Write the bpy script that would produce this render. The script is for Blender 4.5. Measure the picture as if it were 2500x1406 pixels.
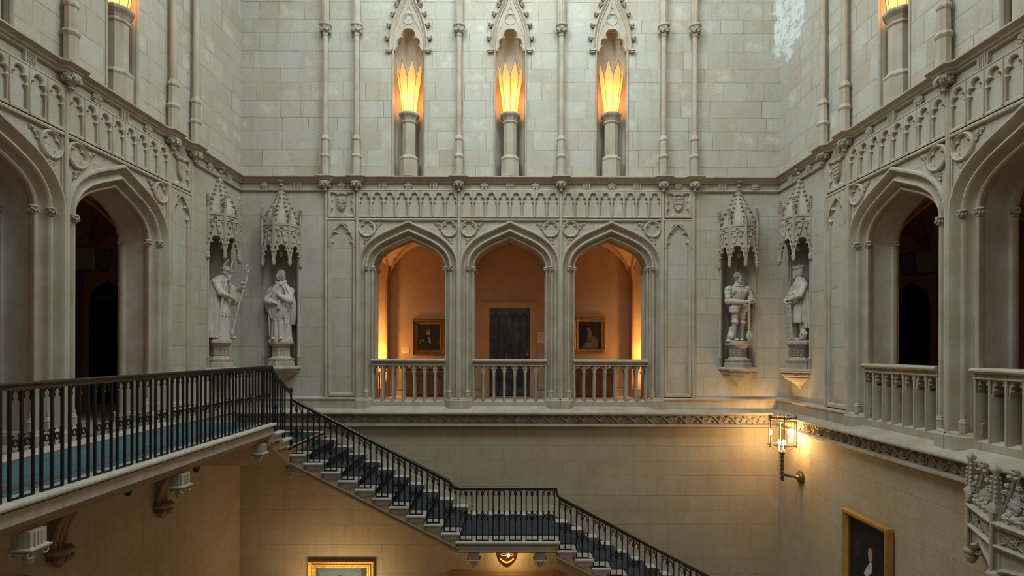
import bpy, math, random
from math import sin, cos, pi, radians, sqrt, atan2, floor
from mathutils import Vector, Matrix, noise
from mathutils.geometry import tessellate_polygon

for o in list(bpy.data.objects):
    bpy.data.objects.remove(o, do_unlink=True)
scene = bpy.context.scene
COL = scene.collection

# ------------------------------------------------------------------ camera
ZE = 6.32            # eye height (the hall's gallery floor is at 4.95)
D0 = 13.6            # eye to back wall
cam_data = bpy.data.cameras.new('camera')
cam = bpy.data.objects.new('camera', cam_data)
COL.objects.link(cam)
cam_data.sensor_width = 36.0
cam_data.lens = 36.0 * 1360 / 2500
cam_data.shift_x = -0.002
cam_data.shift_y = 0.06
cam_data.clip_start = 0.05
cam_data.clip_end = 200
cam.location = (0, -D0, ZE)
cam.rotation_euler = (radians(90), radians(-0.15), 0)
scene.camera = cam

# ------------------------------------------------------------------ world, colour, light
scene.view_settings.view_transform = 'Standard'
scene.view_settings.look = 'None'
scene.view_settings.gamma = 1.0
scene.view_settings.use_curve_mapping = False
scene.view_settings.exposure = -0.12
world = bpy.data.worlds.new('world')
scene.world = world
world.use_nodes = True
world.node_tree.nodes['Background'].inputs[0].default_value = (0.75, 0.88, 1.0, 1)
world.node_tree.nodes['Background'].inputs[1].default_value = 0.3

def light(name, kind, loc, energy, color, size=None, size_y=None, target=None, rad=None):
    d = bpy.data.lights.new(name, kind)
    d.energy = energy
    d.color = color
    if kind == 'AREA':
        d.shape = 'RECTANGLE' if size_y else 'SQUARE'
        d.size = size
        if size_y:
            d.size_y = size_y
    if rad is not None:
        d.shadow_soft_size = rad
    o = bpy.data.objects.new(name, d)
    COL.objects.link(o)
    o.location = loc
    if target is not None:
        dv = Vector(target) - Vector(loc)
        o.rotation_euler = dv.to_track_quat('-Z', 'Y').to_euler()
    return o

TORCH_W = 9
GAL_W = 185
LANT_W = 120
COOL = (0.73, 0.93, 1.0)
WARM = (1.0, 0.62, 0.28)
AMBER = (1.0, 0.58, 0.20)
# daylight through the tower's skylight and its high windows
light('skylight', 'AREA', (0.6, -5.2, 18.4), 960, COOL, 7.5, 7.5, (0.6, -5.2, 0))
light('high_window', 'AREA', (-3.2, -6.5, 17.2), 600, COOL, 2.6, 4.0, (6.2, -0.8, 12.4))
light('high_window', 'AREA', (3.2, -6.5, 17.2), 360, COOL, 2.6, 4.0, (-6.4, -0.8, 12.0))
for sx in (-1, 1):
    light('side_gallery_fill', 'POINT', (sx * 9.6, -6.0, 7.6), 16, WARM, rad=0.15)  # unseen warm fill, added to lift the dark side galleries
light('opposite_window', 'AREA', (0.5, -14.6, 14.5), 170, (0.9, 0.97, 1.0), 4.0, 4.0, (0.8, 0, 8.0))
# warm lamps of the hall below the frame
light('hall_lamp', 'POINT', (-4.2, -1.1, 0.1), 10, WARM, rad=0.25)
light('hall_lamp', 'POINT', (3.6, -4.5, -0.2), 32, (1.0, 0.84, 0.62), rad=0.4)
light('hall_lamp', 'POINT', (-2.0, -6.5, -0.2), 5, (1.0, 0.66, 0.36), rad=0.4)

# ------------------------------------------------------------------ materials
MATS = {}
def _mat(name):
    m = bpy.data.materials.new(name)
    m.use_nodes = True
    nt = m.node_tree
    b = nt.nodes['Principled BSDF']
    MATS[name] = m
    return m, nt, b

def simple(name, col, rough=0.7, metal=0.0, var=0.12, scale=6.0, bump=0.0, bscale=40.0, spec=0.3):
    if name in MATS:
        return MATS[name]
    m, nt, b = _mat(name)
    b.inputs['Roughness'].default_value = rough
    b.inputs['Metallic'].default_value = metal
    b.inputs['Specular IOR Level'].default_value = spec
    tc = nt.nodes.new('ShaderNodeTexCoord')
    n = nt.nodes.new('ShaderNodeTexNoise')
    n.inputs['Scale'].default_value = scale
    n.inputs['Detail'].default_value = 5
    nt.links.new(tc.outputs['Object'], n.inputs['Vector'])
    r = nt.nodes.new('ShaderNodeValToRGB')
    r.color_ramp.elements[0].position = 0.3
    r.color_ramp.elements[1].position = 0.7
    r.color_ramp.elements[0].color = tuple(c * (1 - var) for c in col) + (1,)
    r.color_ramp.elements[1].color = tuple(min(1, c * (1 + var)) for c in col) + (1,)
    nt.links.new(n.outputs['Fac'], r.inputs['Fac'])
    nt.links.new(r.outputs['Color'], b.inputs['Base Color'])
    if bump:
        n2 = nt.nodes.new('ShaderNodeTexNoise')
        n2.inputs['Scale'].default_value = bscale
        n2.inputs['Detail'].default_value = 4
        nt.links.new(tc.outputs['Object'], n2.inputs['Vector'])
        bp = nt.nodes.new('ShaderNodeBump')
        bp.inputs['Strength'].default_value = bump
        bp.inputs['Distance'].default_value = 0.02
        nt.links.new(n2.outputs['Fac'], bp.inputs['Height'])
        nt.links.new(bp.outputs['Normal'], b.inputs['Normal'])
    return m

def N(nt, kind, **kw):
    n = nt.nodes.new(kind)
    for k, v in kw.items():
        setattr(n, k, v)
    return n

def M2(nt, op, a, b=None, c=None, clamp=False):
    n = nt.nodes.new('ShaderNodeMath')
    n.operation = op
    n.use_clamp = clamp
    for i, x in enumerate((a, b, c)):
        if x is None:
            continue
        if isinstance(x, (int, float)):
            n.inputs[i].default_value = x
        else:
            nt.links.new(x, n.inputs[i])
    return n.outputs[0]

def mixc(nt, fac, a, b, blend='MIX'):
    n = nt.nodes.new('ShaderNodeMix')
    n.data_type = 'RGBA'
    n.blend_type = blend
    if isinstance(fac, (int, float)):
        n.inputs[0].default_value = fac
    else:
        nt.links.new(fac, n.inputs[0])
    for i, x in ((6, a), (7, b)):
        if isinstance(x, tuple):
            n.inputs[i].default_value = x + (1,)
        else:
            nt.links.new(x, n.inputs[i])
    return n.outputs[2]

def maprange(nt, v, a, b, c=0.0, d=1.0):
    n = nt.nodes.new('ShaderNodeMapRange')
    nt.links.new(v, n.inputs[0])
    for i, x in enumerate((a, b, c, d)):
        n.inputs[i + 1].default_value = x
    return n.outputs[0]

def noise_tex(nt, vec, scale, detail=4, rough=0.55):
    n = nt.nodes.new('ShaderNodeTexNoise')
    n.inputs['Scale'].default_value = scale
    n.inputs['Detail'].default_value = detail
    n.inputs['Roughness'].default_value = rough
    nt.links.new(vec, n.inputs['Vector'])
    return n.outputs['Fac']

def ashlar(name, ca, cb, cc, rowh=0.40, blockw=0.62, joint=0.55, plaster=None):
    m, nt, b = _mat(name)
    b.inputs['Roughness'].default_value = 0.85
    b.inputs['Specular IOR Level'].default_value = 0.2
    tc = N(nt, 'ShaderNodeTexCoord')
    vec = tc.outputs['Object']
    sep = N(nt, 'ShaderNodeSeparateXYZ')
    nt.links.new(vec, sep.inputs[0])
    X, Z = sep.outputs[0], sep.outputs[2]
    wob = noise_tex(nt, vec, 2.2, 2)
    # uneven course heights: a slow wave moves the bed joints
    zz = M2(nt, 'DIVIDE', M2(nt, 'ADD', Z, M2(nt, 'MULTIPLY', M2(nt, 'SINE', M2(nt, 'MULTIPLY', Z, 5.3)), 0.045)), rowh)
    row = M2(nt, 'FLOOR', zz)
    fz = M2(nt, 'FRACT', zz)
    ez = M2(nt, 'MULTIPLY', M2(nt, 'MINIMUM', fz, M2(nt, 'SUBTRACT', 1.0, fz)), rowh)
    wn = N(nt, 'ShaderNodeTexWhiteNoise', noise_dimensions='1D')
    nt.links.new(row, wn.inputs['W'])
    W = M2(nt, 'ADD', M2(nt, 'DIVIDE', X, blockw), M2(nt, 'MULTIPLY', wn.outputs['Value'], 91.7))
    v1 = N(nt, 'ShaderNodeTexVoronoi', voronoi_dimensions='1D', feature='F1')
    v2 = N(nt, 'ShaderNodeTexVoronoi', voronoi_dimensions='1D', feature='DISTANCE_TO_EDGE')
    for v in (v1, v2):
        nt.links.new(W, v.inputs['W'])
        v.inputs['Scale'].default_value = 1.0
        v.inputs['Randomness'].default_value = 0.75
    ex = M2(nt, 'MULTIPLY', v2.outputs['Distance'], blockw)
    e = M2(nt, 'MINIMUM', ex, ez)
    e = M2(nt, 'ADD', e, M2(nt, 'MULTIPLY', M2(nt, 'SUBTRACT', noise_tex(nt, vec, 30, 2), 0.5), 0.006))
    jn = maprange(nt, e, 0.002, 0.0075, 1.0, 0.0)
    jfade = maprange(nt, noise_tex(nt, vec, 1.7, 3), 0.38, 0.62)
    storey = M2(nt, 'MULTIPLY', maprange(nt, Z, 4.3, 4.9, 0.6, 1.0), maprange(nt, Z, 10.2, 10.5, 0.55, 1.0))
    jf = M2(nt, 'MULTIPLY', M2(nt, 'MULTIPLY', jn, storey), M2(nt, 'MULTIPLY', jfade, joint))
    sc = N(nt, 'ShaderNodeSeparateColor')
    nt.links.new(v1.outputs['Color'], sc.inputs[0])
    mid = M2(nt, 'ADD', M2(nt, 'MULTIPLY', M2(nt, 'SUBTRACT', sc.outputs[0], .5), M2(nt, 'MULTIPLY', storey, .9)), M2(nt, 'MULTIPLY', storey, .48))
    col = mixc(nt, mid, ca, cb)
    big = maprange(nt, noise_tex(nt, vec, 0.9, 6, 0.65), 0.40, 0.66)
    col = mixc(nt, M2(nt, 'MULTIPLY', big, 0.75), col, cc)
    # rubbed pale centres and drips on single blocks
    pat = M2(nt, 'MULTIPLY', maprange(nt, e, 0.0, 0.13), maprange(nt, noise_tex(nt, vec, 2.6, 5, 0.6), 0.48, 0.62))
    pat = M2(nt, 'MULTIPLY', M2(nt, 'MULTIPLY', pat, storey), maprange(nt, sc.outputs[1], 0.35, 0.8))
    col = mixc(nt, M2(nt, 'MULTIPLY', pat, 0.6), col, tuple(min(1, c * 1.35) for c in cb))
    mp = N(nt, 'ShaderNodeMapping')
    mp.inputs['Scale'].default_value = (3.0, 3.0, 0.35)
    nt.links.new(vec, mp.inputs['Vector'])
    drip = maprange(nt, noise_tex(nt, mp.outputs[0], 1.6, 6, 0.6), 0.52, 0.72)
    col = mixc(nt, M2(nt, 'MULTIPLY', drip, 0.28), col, tuple(c * 0.62 for c in ca))
    spec = maprange(nt, noise_tex(nt, vec, 22, 5, 0.7), 0.3, 0.7, 0.88, 1.1)
    hs = N(nt, 'ShaderNodeHueSaturation')
    nt.links.new(spec, hs.inputs['Value'])
    nt.links.new(col, hs.inputs['Color'])
    col = hs.outputs[0]
    if plaster:
        cx, cz, rx, rz = plaster
        dx = M2(nt, 'DIVIDE', M2(nt, 'SUBTRACT', X, cx), rx)
        dz = M2(nt, 'DIVIDE', M2(nt, 'SUBTRACT', Z, cz), rz)
        dd = M2(nt, 'SQRT', M2(nt, 'ADD', M2(nt, 'MULTIPLY', dx, dx), M2(nt, 'MULTIPLY', dz, dz)))
        dd = M2(nt, 'ADD', dd, M2(nt, 'MULTIPLY', M2(nt, 'SUBTRACT', noise_tex(nt, vec, 3.5, 6, 0.65), 0.5), 1.6))
        pm = maprange(nt, dd, 0.55, 0.7, 1.0, 0.0)
        fl = maprange(nt, noise_tex(nt, vec, 4.0, 7, 0.7), 0.34, 0.50)
        pcol = mixc(nt, fl, (0.34, 0.28, 0.22), (0.68, 0.67, 0.62))
        col = mixc(nt, pm, col, pcol)
    col = mixc(nt, jf, col, (0.09, 0.07, 0.05))
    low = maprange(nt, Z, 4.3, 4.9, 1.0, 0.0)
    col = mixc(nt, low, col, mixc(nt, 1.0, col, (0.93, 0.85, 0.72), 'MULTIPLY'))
    nt.links.new(col, b.inputs['Base Color'])
    bp = N(nt, 'ShaderNodeBump')
    bp.inputs['Strength'].default_value = 0.35
    bp.inputs['Distance'].default_value = 0.012
    h = M2(nt, 'SUBTRACT', M2(nt, 'MULTIPLY', noise_tex(nt, vec, 26, 5, 0.65), 0.35), jn)
    nt.links.new(h, bp.inputs['Height'])
    nt.links.new(bp.outputs['Normal'], b.inputs['Normal'])
    return m

STONE_A = (0.395, 0.318, 0.232)
STONE_B = (0.465, 0.412, 0.33)
STONE_C = (0.44, 0.408, 0.345)
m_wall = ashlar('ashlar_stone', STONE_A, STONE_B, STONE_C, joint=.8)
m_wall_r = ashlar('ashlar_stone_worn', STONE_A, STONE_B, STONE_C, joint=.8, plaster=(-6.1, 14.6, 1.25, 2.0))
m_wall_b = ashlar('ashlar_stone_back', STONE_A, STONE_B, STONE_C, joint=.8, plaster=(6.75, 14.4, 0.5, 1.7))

def carved(name, ca, cb, scale=2.2):
    m, nt, b = _mat(name)
    b.inputs['Roughness'].default_value = 0.85
    b.inputs['Specular IOR Level'].default_value = 0.2
    g = N(nt, 'ShaderNodeNewGeometry')
    vec = g.outputs['Position']
    f = maprange(nt, noise_tex(nt, vec, scale, 6, 0.6), 0.35, 0.68)
    col = mixc(nt, f, ca, cb)
    mp = N(nt, 'ShaderNodeMapping')
    mp.inputs['Scale'].default_value = (5, 5, 0.5)
    nt.links.new(vec, mp.inputs['Vector'])
    dr = maprange(nt, noise_tex(nt, mp.outputs[0], 1.5, 5, 0.6), 0.5, 0.75)
    col = mixc(nt, M2(nt, 'MULTIPLY', dr, 0.35), col, tuple(c * 0.6 for c in ca))
    nt.links.new(col, b.inputs['Base Color'])
    bp = N(nt, 'ShaderNodeBump')
    bp.inputs['Strength'].default_value = 0.25
    bp.inputs['Distance'].default_value = 0.008
    nt.links.new(noise_tex(nt, vec, 34, 5, 0.65), bp.inputs['Height'])
    nt.links.new(bp.outputs['Normal'], b.inputs['Normal'])
    return m

m_stone = carved('carved_stone', (0.375, 0.295, 0.212), (0.465, 0.395, 0.308))
m_stone2 = carved('carved_stone_grey', (0.345, 0.275, 0.203), (0.44, 0.378, 0.298))
m_statue = carved('statue_stone', (0.42, 0.36, 0.285), (0.53, 0.47, 0.39), 5.0)
m_step = carved('step_stone', (0.40, 0.345, 0.275), (0.49, 0.43, 0.355), 4.0)
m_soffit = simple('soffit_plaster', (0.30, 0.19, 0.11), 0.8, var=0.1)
m_peach = simple('peach_plaster', (0.55, 0.385, 0.26), 0.85, var=0.07, scale=3, bump=0.1)
m_vault = simple('ochre_plaster', (0.58, 0.34, 0.19), 0.85, var=0.06, scale=3)
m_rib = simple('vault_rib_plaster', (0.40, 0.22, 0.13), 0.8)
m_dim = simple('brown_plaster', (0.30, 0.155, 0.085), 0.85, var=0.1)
m_black = simple('black_and_shadowed', (0.010, 0.009, 0.009), 0.7)  # own black of bowls and plaques; painted shade on the side gallery doors
m_iron = simple('black_iron', (0.006, 0.0065, 0.008), 0.36, 0.0, var=0.25, scale=25, spec=0.3)
m_handrail = simple('ebonised_wood', (0.016, 0.014, 0.012), 0.3, 0.0, var=0.2, scale=8, spec=0.5)
m_gilt = simple('gilt', (0.50, 0.29, 0.08), 0.42, 0.75, var=0.45, scale=30, bump=0.6, bscale=45)
m_gold = simple('plain_gold', (0.46, 0.22, 0.05), 0.45, 0.45, var=0.15, scale=8, bump=0.15, bscale=30)
m_gilt2 = simple('dull_gilt', (0.24, 0.13, 0.05), 0.5, 0.55, var=0.5, scale=30, bump=0.7, bscale=45)
m_wood = simple('brown_oak', (0.15, 0.06, 0.028), 0.5, var=0.3, scale=7)
m_bronze = simple('bronze', (0.16, 0.105, 0.055), 0.45, 0.7, var=0.3, scale=20)
m_paper = simple('white_card', (0.75, 0.70, 0.63), 0.8, var=0.03)
m_floor = simple('stone_floor', (0.28, 0.23, 0.18), 0.6, var=0.15)
m_curtain = simple('dark_void_plaster', (0.03, 0.025, 0.022), 0.9)

def oak_door_mat():
    m, nt, b = _mat('weathered_oak')
    b.inputs['Roughness'].default_value = 0.35
    b.inputs['Specular IOR Level'].default_value = 0.6
    tc = N(nt, 'ShaderNodeTexCoord')
    mp = N(nt, 'ShaderNodeMapping')
    mp.inputs['Scale'].default_value = (22, 22, 1.6)
    nt.links.new(tc.outputs['Object'], mp.inputs['Vector'])
    f = maprange(nt, noise_tex(nt, mp.outputs[0], 1.0, 6, 0.65), 0.4, 0.68)
    f2 = maprange(nt, noise_tex(nt, tc.outputs['Object'], 3.0, 4), 0.4, 0.65)
    col = mixc(nt, M2(nt, 'MULTIPLY', f, f2), (0.028, 0.028, 0.034), (0.17, 0.20, 0.24))
    nt.links.new(col, b.inputs['Base Color'])
    return m
m_oak = oak_door_mat()

def carpet_mat(name, base, base2, red, scale):
    m, nt, b = _mat(name)
    b.inputs['Roughness'].default_value = 0.95
    b.inputs['Specular IOR Level'].default_value = 0.05
    tc = N(nt, 'ShaderNodeTexCoord')
    vec = tc.outputs['Object']
    v = N(nt, 'ShaderNodeTexVoronoi', feature='F1')
    v.inputs['Scale'].default_value = scale
    nt.links.new(vec, v.inputs['Vector'])
    n1 = noise_tex(nt, vec, scale * 2.8, 4, 0.7)
    col = mixc(nt, maprange(nt, n1, 0.4, 0.6), base, base2)
    med = maprange(nt, M2(nt, 'ADD', v.outputs['Distance'], M2(nt, 'MULTIPLY', n1, 0.55)), 0.48, 0.53, 1.0, 0.0)
    col = mixc(nt, M2(nt, 'MULTIPLY', med, 0.85), col, red)
    n2 = noise_tex(nt, vec, scale * 5, 3, 0.6)
    col = mixc(nt, M2(nt, 'MULTIPLY', maprange(nt, n2, 0.56, 0.62), 0.45), col, (red[0] * .6, red[1] * .9, red[2] * 1.4))
    nt.links.new(col, b.inputs['Base Color'])
    return m
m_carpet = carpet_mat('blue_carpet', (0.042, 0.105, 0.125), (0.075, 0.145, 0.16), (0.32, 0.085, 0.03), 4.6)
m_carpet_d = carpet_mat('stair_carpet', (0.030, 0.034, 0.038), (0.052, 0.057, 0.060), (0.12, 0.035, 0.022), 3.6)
m_border = carpet_mat('carpet_border', (0.20, 0.07, 0.05), (0.09, 0.09, 0.10), (0.32, 0.12, 0.05), 9.0)
m_edge = simple('carpet_edge', (0.03, 0.20, 0.36), 0.95, var=0.1)

def amber_mat(name, col, emis, strength, clear=0.0):
    m, nt, b = _mat(name)
    out = [n for n in nt.nodes if n.type == 'OUTPUT_MATERIAL'][0]
    tr = N(nt, 'ShaderNodeBsdfTranslucent')
    tr.inputs[0].default_value = col + (1,)
    df = N(nt, 'ShaderNodeBsdfDiffuse')
    df.inputs[0].default_value = tuple(c * 0.7 for c in col) + (1,)
    mx = N(nt, 'ShaderNodeMixShader')
    mx.inputs[0].default_value = 0.25
    nt.links.new(tr.outputs[0], mx.inputs[1])
    nt.links.new(df.outputs[0], mx.inputs[2])
    em = N(nt, 'ShaderNodeEmission')
    em.inputs[0].default_value = emis + (1,)
    em.inputs[1].default_value = strength
    ad = N(nt, 'ShaderNodeAddShader')
    nt.links.new(mx.outputs[0], ad.inputs[0])
    nt.links.new(em.outputs[0], ad.inputs[1])
    tp = N(nt, 'ShaderNodeBsdfTransparent')
    tp.inputs[0].default_value = tuple(c ** .6 for c in emis) + (1,)
    m3 = N(nt, 'ShaderNodeMixShader')
    m3.inputs[0].default_value = clear
    nt.links.new(ad.outputs[0], m3.inputs[1])
    nt.links.new(tp.outputs[0], m3.inputs[2])
    nt.links.new(m3.outputs[0], out.inputs['Surface'])
    return m
m_amber = amber_mat('amber_glass', (1.0, 0.80, 0.50), (1.0, 0.58, 0.20), 0.30, 0.22)
m_shade = amber_mat('parchment_shade', (1.0, 0.85, 0.6), (1.0, 0.70, 0.35), 0.3, 0.4)
m_milk = amber_mat('dim_lantern_glass', (0.6, 0.6, 0.55), (0.5, 0.5, 0.45), 0.0, 0.1)

def emit_mat(name, col, s):
    m, nt, b = _mat(name)
    b.inputs['Base Color'].default_value = col + (1,)
    b.inputs['Emission Color'].default_value = col + (1,)
    b.inputs['Emission Strength'].default_value = s
    return m
m_bulb = emit_mat('lit_bulb', (1.0, 0.72, 0.36), 25)

def glass_mat():
    m, nt, b = _mat('clear_glass')
    out = [n for n in nt.nodes if n.type == 'OUTPUT_MATERIAL'][0]
    t = N(nt, 'ShaderNodeBsdfTransparent')
    t.inputs[0].default_value = (0.95, 0.95, 0.93, 1)
    g = N(nt, 'ShaderNodeBsdfGlossy')
    g.inputs['Roughness'].default_value = 0.05
    mx = N(nt, 'ShaderNodeMixShader')
    mx.inputs[0].default_value = 0.09
    nt.links.new(t.outputs[0], mx.inputs[1])
    nt.links.new(g.outputs[0], mx.inputs[2])
    nt.links.new(mx.outputs[0], out.inputs['Surface'])
    return m
m_glass = glass_mat()

def flat(col, rough=0.6):
    key = 'paint_%02x%02x%02x' % tuple(int(max(0, min(1, c)) ** 0.45 * 255) for c in col)
    if key in MATS:
        return MATS[key]
    return simple(key, col, rough, var=0.22, scale=14)

# ------------------------------------------------------------------ mesh building
class MB:
    def __init__(s):
        s.v, s.f, s.mi = [], [], []
        s.cur = 0
    def add(s, vs, fs, T=None):
        k = len(s.v)
        if T is not None:
            vs = [T @ Vector(p) for p in vs]
        s.v.extend([tuple(p) for p in vs])
        for f in fs:
            s.f.append(tuple(i + k for i in f))
            s.mi.append(s.cur)
        return s
    def merge(s, o, T=None):
        c = s.cur
        k = len(s.v)
        s.v.extend([tuple(T @ Vector(p)) if T is not None else p for p in o.v])
        for f, m in zip(o.f, o.mi):
            s.f.append(tuple(i + k for i in f))
            s.mi.append(m)
        s.cur = c
        return s
    def box(s, x0, x1, y0, y1, z0, z1, T=None):
        vs = [(x, y, z) for z in (z0, z1) for y in (y0, y1) for x in (x0, x1)]
        return s.add(vs, [(0, 2, 3, 1), (4, 5, 7, 6), (0, 1, 5, 4), (2, 6, 7, 3), (0, 4, 6, 2), (1, 3, 7, 5)], T)
    def plate(s, outer, holes, y0, y1, ch=0.0, T=None, back=True):
        """slab in the xz plane between y0 (front) and y1 (back); holes flare towards the front by ch"""
        outer = ccw(outer)
        hs = [list(reversed(ccw(h))) for h in holes]
        fr = [offset2(h, ch, True) if ch else h for h in hs]
        loops = [outer] + fr
        flatp = [p for l in loops for p in l]
        tris = tessellate_polygon([[Vector((p[0], p[1], 0)) for p in l] for l in loops])
        vs = [(p[0], y0, p[1]) for p in flatp]
        fs = []
        for t in tris:
            a, b, c = (flatp[i] for i in t)
            ar = (b[0] - a[0]) * (c[1] - a[1]) - (c[0] - a[0]) * (b[1] - a[1])
            fs.append(tuple(t) if ar > 0 else tuple(reversed(t)))
        s.add(vs, fs, T)
        if back:
            bl = [outer] + hs
            fb = [p for l in bl for p in l]
            tb = tessellate_polygon([[Vector((p[0], p[1], 0)) for p in l] for l in bl])
            fs = []
            for t in tb:
                a, b, c = (fb[i] for i in t)
                ar = (b[0] - a[0]) * (c[1] - a[1]) - (c[0] - a[0]) * (b[1] - a[1])
                fs.append(tuple(t) if ar < 0 else tuple(reversed(t)))
            s.add([(p[0], y1, p[1]) for p in fb], fs, T)
        def wallring(l, m, ya, yb):
            n = len(l)
            vs = [(p[0], ya, p[1]) for p in l] + [(p[0], yb, p[1]) for p in m]
            s.add(vs, [(i, n + i, n + (i + 1) % n, (i + 1) % n) for i in range(n)], T)
        wallring(outer, outer, y0, y1)
        for h, f in zip(hs, fr):
            if ch:
                ym = min(y0 + ch, y1)
                wallring(f, h, y0, ym)
                if ym < y1:
                    wallring(h, h, ym, y1)
            else:
                wallring(h, h, y0, y1)
        return s
    def sweep(s, path, prof, closed=False, T=None, plane='xz', flip=False):
        """closed profile ring of (n, y) carried along a 2D path; n is measured along the path's left normal"""
        path = [tuple(p) for p in path]
        n = len(path)
        rings = []
        for i, p in enumerate(path):
            a = path[i - 1] if (i > 0 or closed) else None
            b = path[(i + 1) % n] if (i < n - 1 or closed) else None
            if a is None:
                d1 = d2 = nrm(b[0] - p[0], b[1] - p[1])
            elif b is None:
                d1 = d2 = nrm(p[0] - a[0], p[1] - a[1])
            else:
                d1 = nrm(p[0] - a[0], p[1] - a[1])
                d2 = nrm(b[0] - p[0], b[1] - p[1])
            mx, my = nrm(-(d1[1] + d2[1]), d1[0] + d2[0])
            c = max(0.35, mx * -d1[1] + my * d1[0])
            rings.append([(p[0] + mx * q[0] / c, p[1] + my * q[0] / c, q[1]) for q in prof])
        k = len(prof)
        vs = []
        for r in rings:
            for a, b, w in r:
                vs.append((a, w, b) if plane == 'xz' else (a, b, w))
        fs = []
        m = n if closed else n - 1
        for i in range(m):
            i2 = (i + 1) % n
            for j in range(k):
                j2 = (j + 1) % k
                f = (i * k + j, i * k + j2, i2 * k + j2, i2 * k + j)
                fs.append(f if flip else tuple(reversed(f)))
        if not closed:
            fs.append(tuple(range(k)))
            fs.append(tuple(reversed(range((n - 1) * k, n * k))))
        return s.add(vs, fs, T)
    def lathe(s, prof, seg=16, c=(0, 0, 0), ph=0.0, sx=1, sy=1, a0=0, a1=2 * pi, T=None):
        full = abs(a1 - a0 - 2 * pi) < 1e-6
        m = seg if full else seg + 1
        vs, fs = [], []
        for r, z in prof:
            for i in range(m):
                a = ph + a0 + (a1 - a0) * i / seg
                vs.append((c[0] + r * cos(a) * sx, c[1] + r * sin(a) * sy, c[2] + z))
        for j in range(len(prof) - 1):
            for i in range(seg if full else seg):
                i2 = (i + 1) % m
                fs.append((j * m + i, j * m + i2, (j + 1) * m + i2, (j + 1) * m + i))
        fs.append(tuple(reversed(range(m))))
        fs.append(tuple(range((len(prof) - 1) * m, len(prof) * m)))
        if not full:
            for j in range(len(prof) - 1):
                fs.append((j * m, (j + 1) * m, (j + 1) * m + m - 1, j * m + m - 1))
        return s.add(vs, fs, T)
    def tube(s, pts, r, seg=6, T=None, closed=False, sq=1.0):
        pts = [Vector(p) for p in pts]
        n = len(pts)
        rr = r if isinstance(r, (list, tuple)) else [r] * n
        vs, fs = [], []
        up = None
        for i in range(n):
            a = pts[i - 1] if (i > 0 or closed) else pts[i]
            b = pts[(i + 1) % n] if (i < n - 1 or closed) else pts[i]
            t = (b - a)
            t = t.normalized() if t.length > 1e-9 else Vector((0, 0, 1))
            if up is None:
                up = t.orthogonal().normalized()
            up = (up - t * up.dot(t))
            up = up.normalized() if up.length > 1e-6 else t.orthogonal().normalized()
            sd = t.cross(up)
            for k in range(seg):
                q = 2 * pi * k / seg
                vs.append(pts[i] + up * (rr[i] * cos(q)) + sd * (rr[i] * sin(q) * sq))
        m = n if closed else n - 1
        for i in range(m):
            i2 = (i + 1) % n
            for k in range(seg):
                k2 = (k + 1) % seg
                fs.append((i * seg + k, i * seg + k2, i2 * seg + k2, i2 * seg + k))
        if not closed:
            fs.append(tuple(reversed(range(seg))))
            fs.append(tuple(range((n - 1) * seg, n * seg)))
        return s.add(vs, fs, T)
    def blob(s, c, r, amp=0.0, seed=0, sub=2, freq=3.0, T=None, rot=None):
        vs, fs = ICO(max(sub, 2))
        r3 = r if isinstance(r, (tuple, list)) else (r, r, r)
        out = []
        for p in vs:
            k = 1.0
            if amp:
                k += amp * noise.noise(Vector((p[0] * freq + seed * 7.3, p[1] * freq - seed * 3.1, p[2] * freq + seed))) * 2
            q = Vector((p[0] * r3[0] * k, p[1] * r3[1] * k, p[2] * r3[2] * k))
            if rot is not None:
                q = rot @ q
            out.append((q[0] + c[0], q[1] + c[1], q[2] + c[2]))
        return s.add(out, fs, T)
    def loft(s, rings, T=None):
        k = len(rings[0])
        vs = [p for r in rings for p in r]
        fs = []
        for i in range(len(rings) - 1):
            for j in range(k):
                j2 = (j + 1) % k
                fs.append((i * k + j, i * k + j2, (i + 1) * k + j2, (i + 1) * k + j))
        fs.append(tuple(reversed(range(k))))
        fs.append(tuple(range((len(rings) - 1) * k, len(rings) * k)))
        return s.add(vs, fs, T)
    def mesh(s, name, mats, smooth=35):
        me = bpy.data.meshes.new(name)
        me.from_pydata(s.v, [], s.f)
        for m in (mats if isinstance(mats, (list, tuple)) else [mats]):
            me.materials.append(m)
        if max(s.mi, default=0):
            me.polygons.foreach_set('material_index', s.mi)
        me.update()
        if smooth:
            me.shade_smooth()
            me.set_sharp_from_angle(angle=radians(smooth))
        return me

def nrm(x, y):
    l = sqrt(x * x + y * y) or 1.0
    return (x / l, y / l)
def area2(l):
    return sum(l[i][0] * l[(i + 1) % len(l)][1] - l[(i + 1) % len(l)][0] * l[i][1] for i in range(len(l))) / 2
def ccw(l):
    l = [tuple(p) for p in l]
    out = []
    for p in l:
        if not out or abs(p[0] - out[-1][0]) + abs(p[1] - out[-1][1]) > 1e-5:
            out.append(p)
    if abs(out[0][0] - out[-1][0]) + abs(out[0][1] - out[-1][1]) < 1e-5:
        out.pop()
    return out if area2(out) > 0 else list(reversed(out))
def offset2(l, d, closed=True):
    """move each point by d along the left normal (positive d shrinks a ccw loop)"""
    n = len(l)
    o = []
    for i, p in enumerate(l):
        a, b = l[i - 1], l[(i + 1) % n]
        d1, d2 = nrm(p[0] - a[0], p[1] - a[1]), nrm(b[0] - p[0], b[1] - p[1])
        mx, my = nrm(-(d1[1] + d2[1]), d1[0] + d2[0])
        c = max(0.6, mx * -d1[1] + my * d1[0])
        o.append((p[0] + mx * d / c, p[1] + my * d / c))
    return o
_ico = {}
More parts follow.
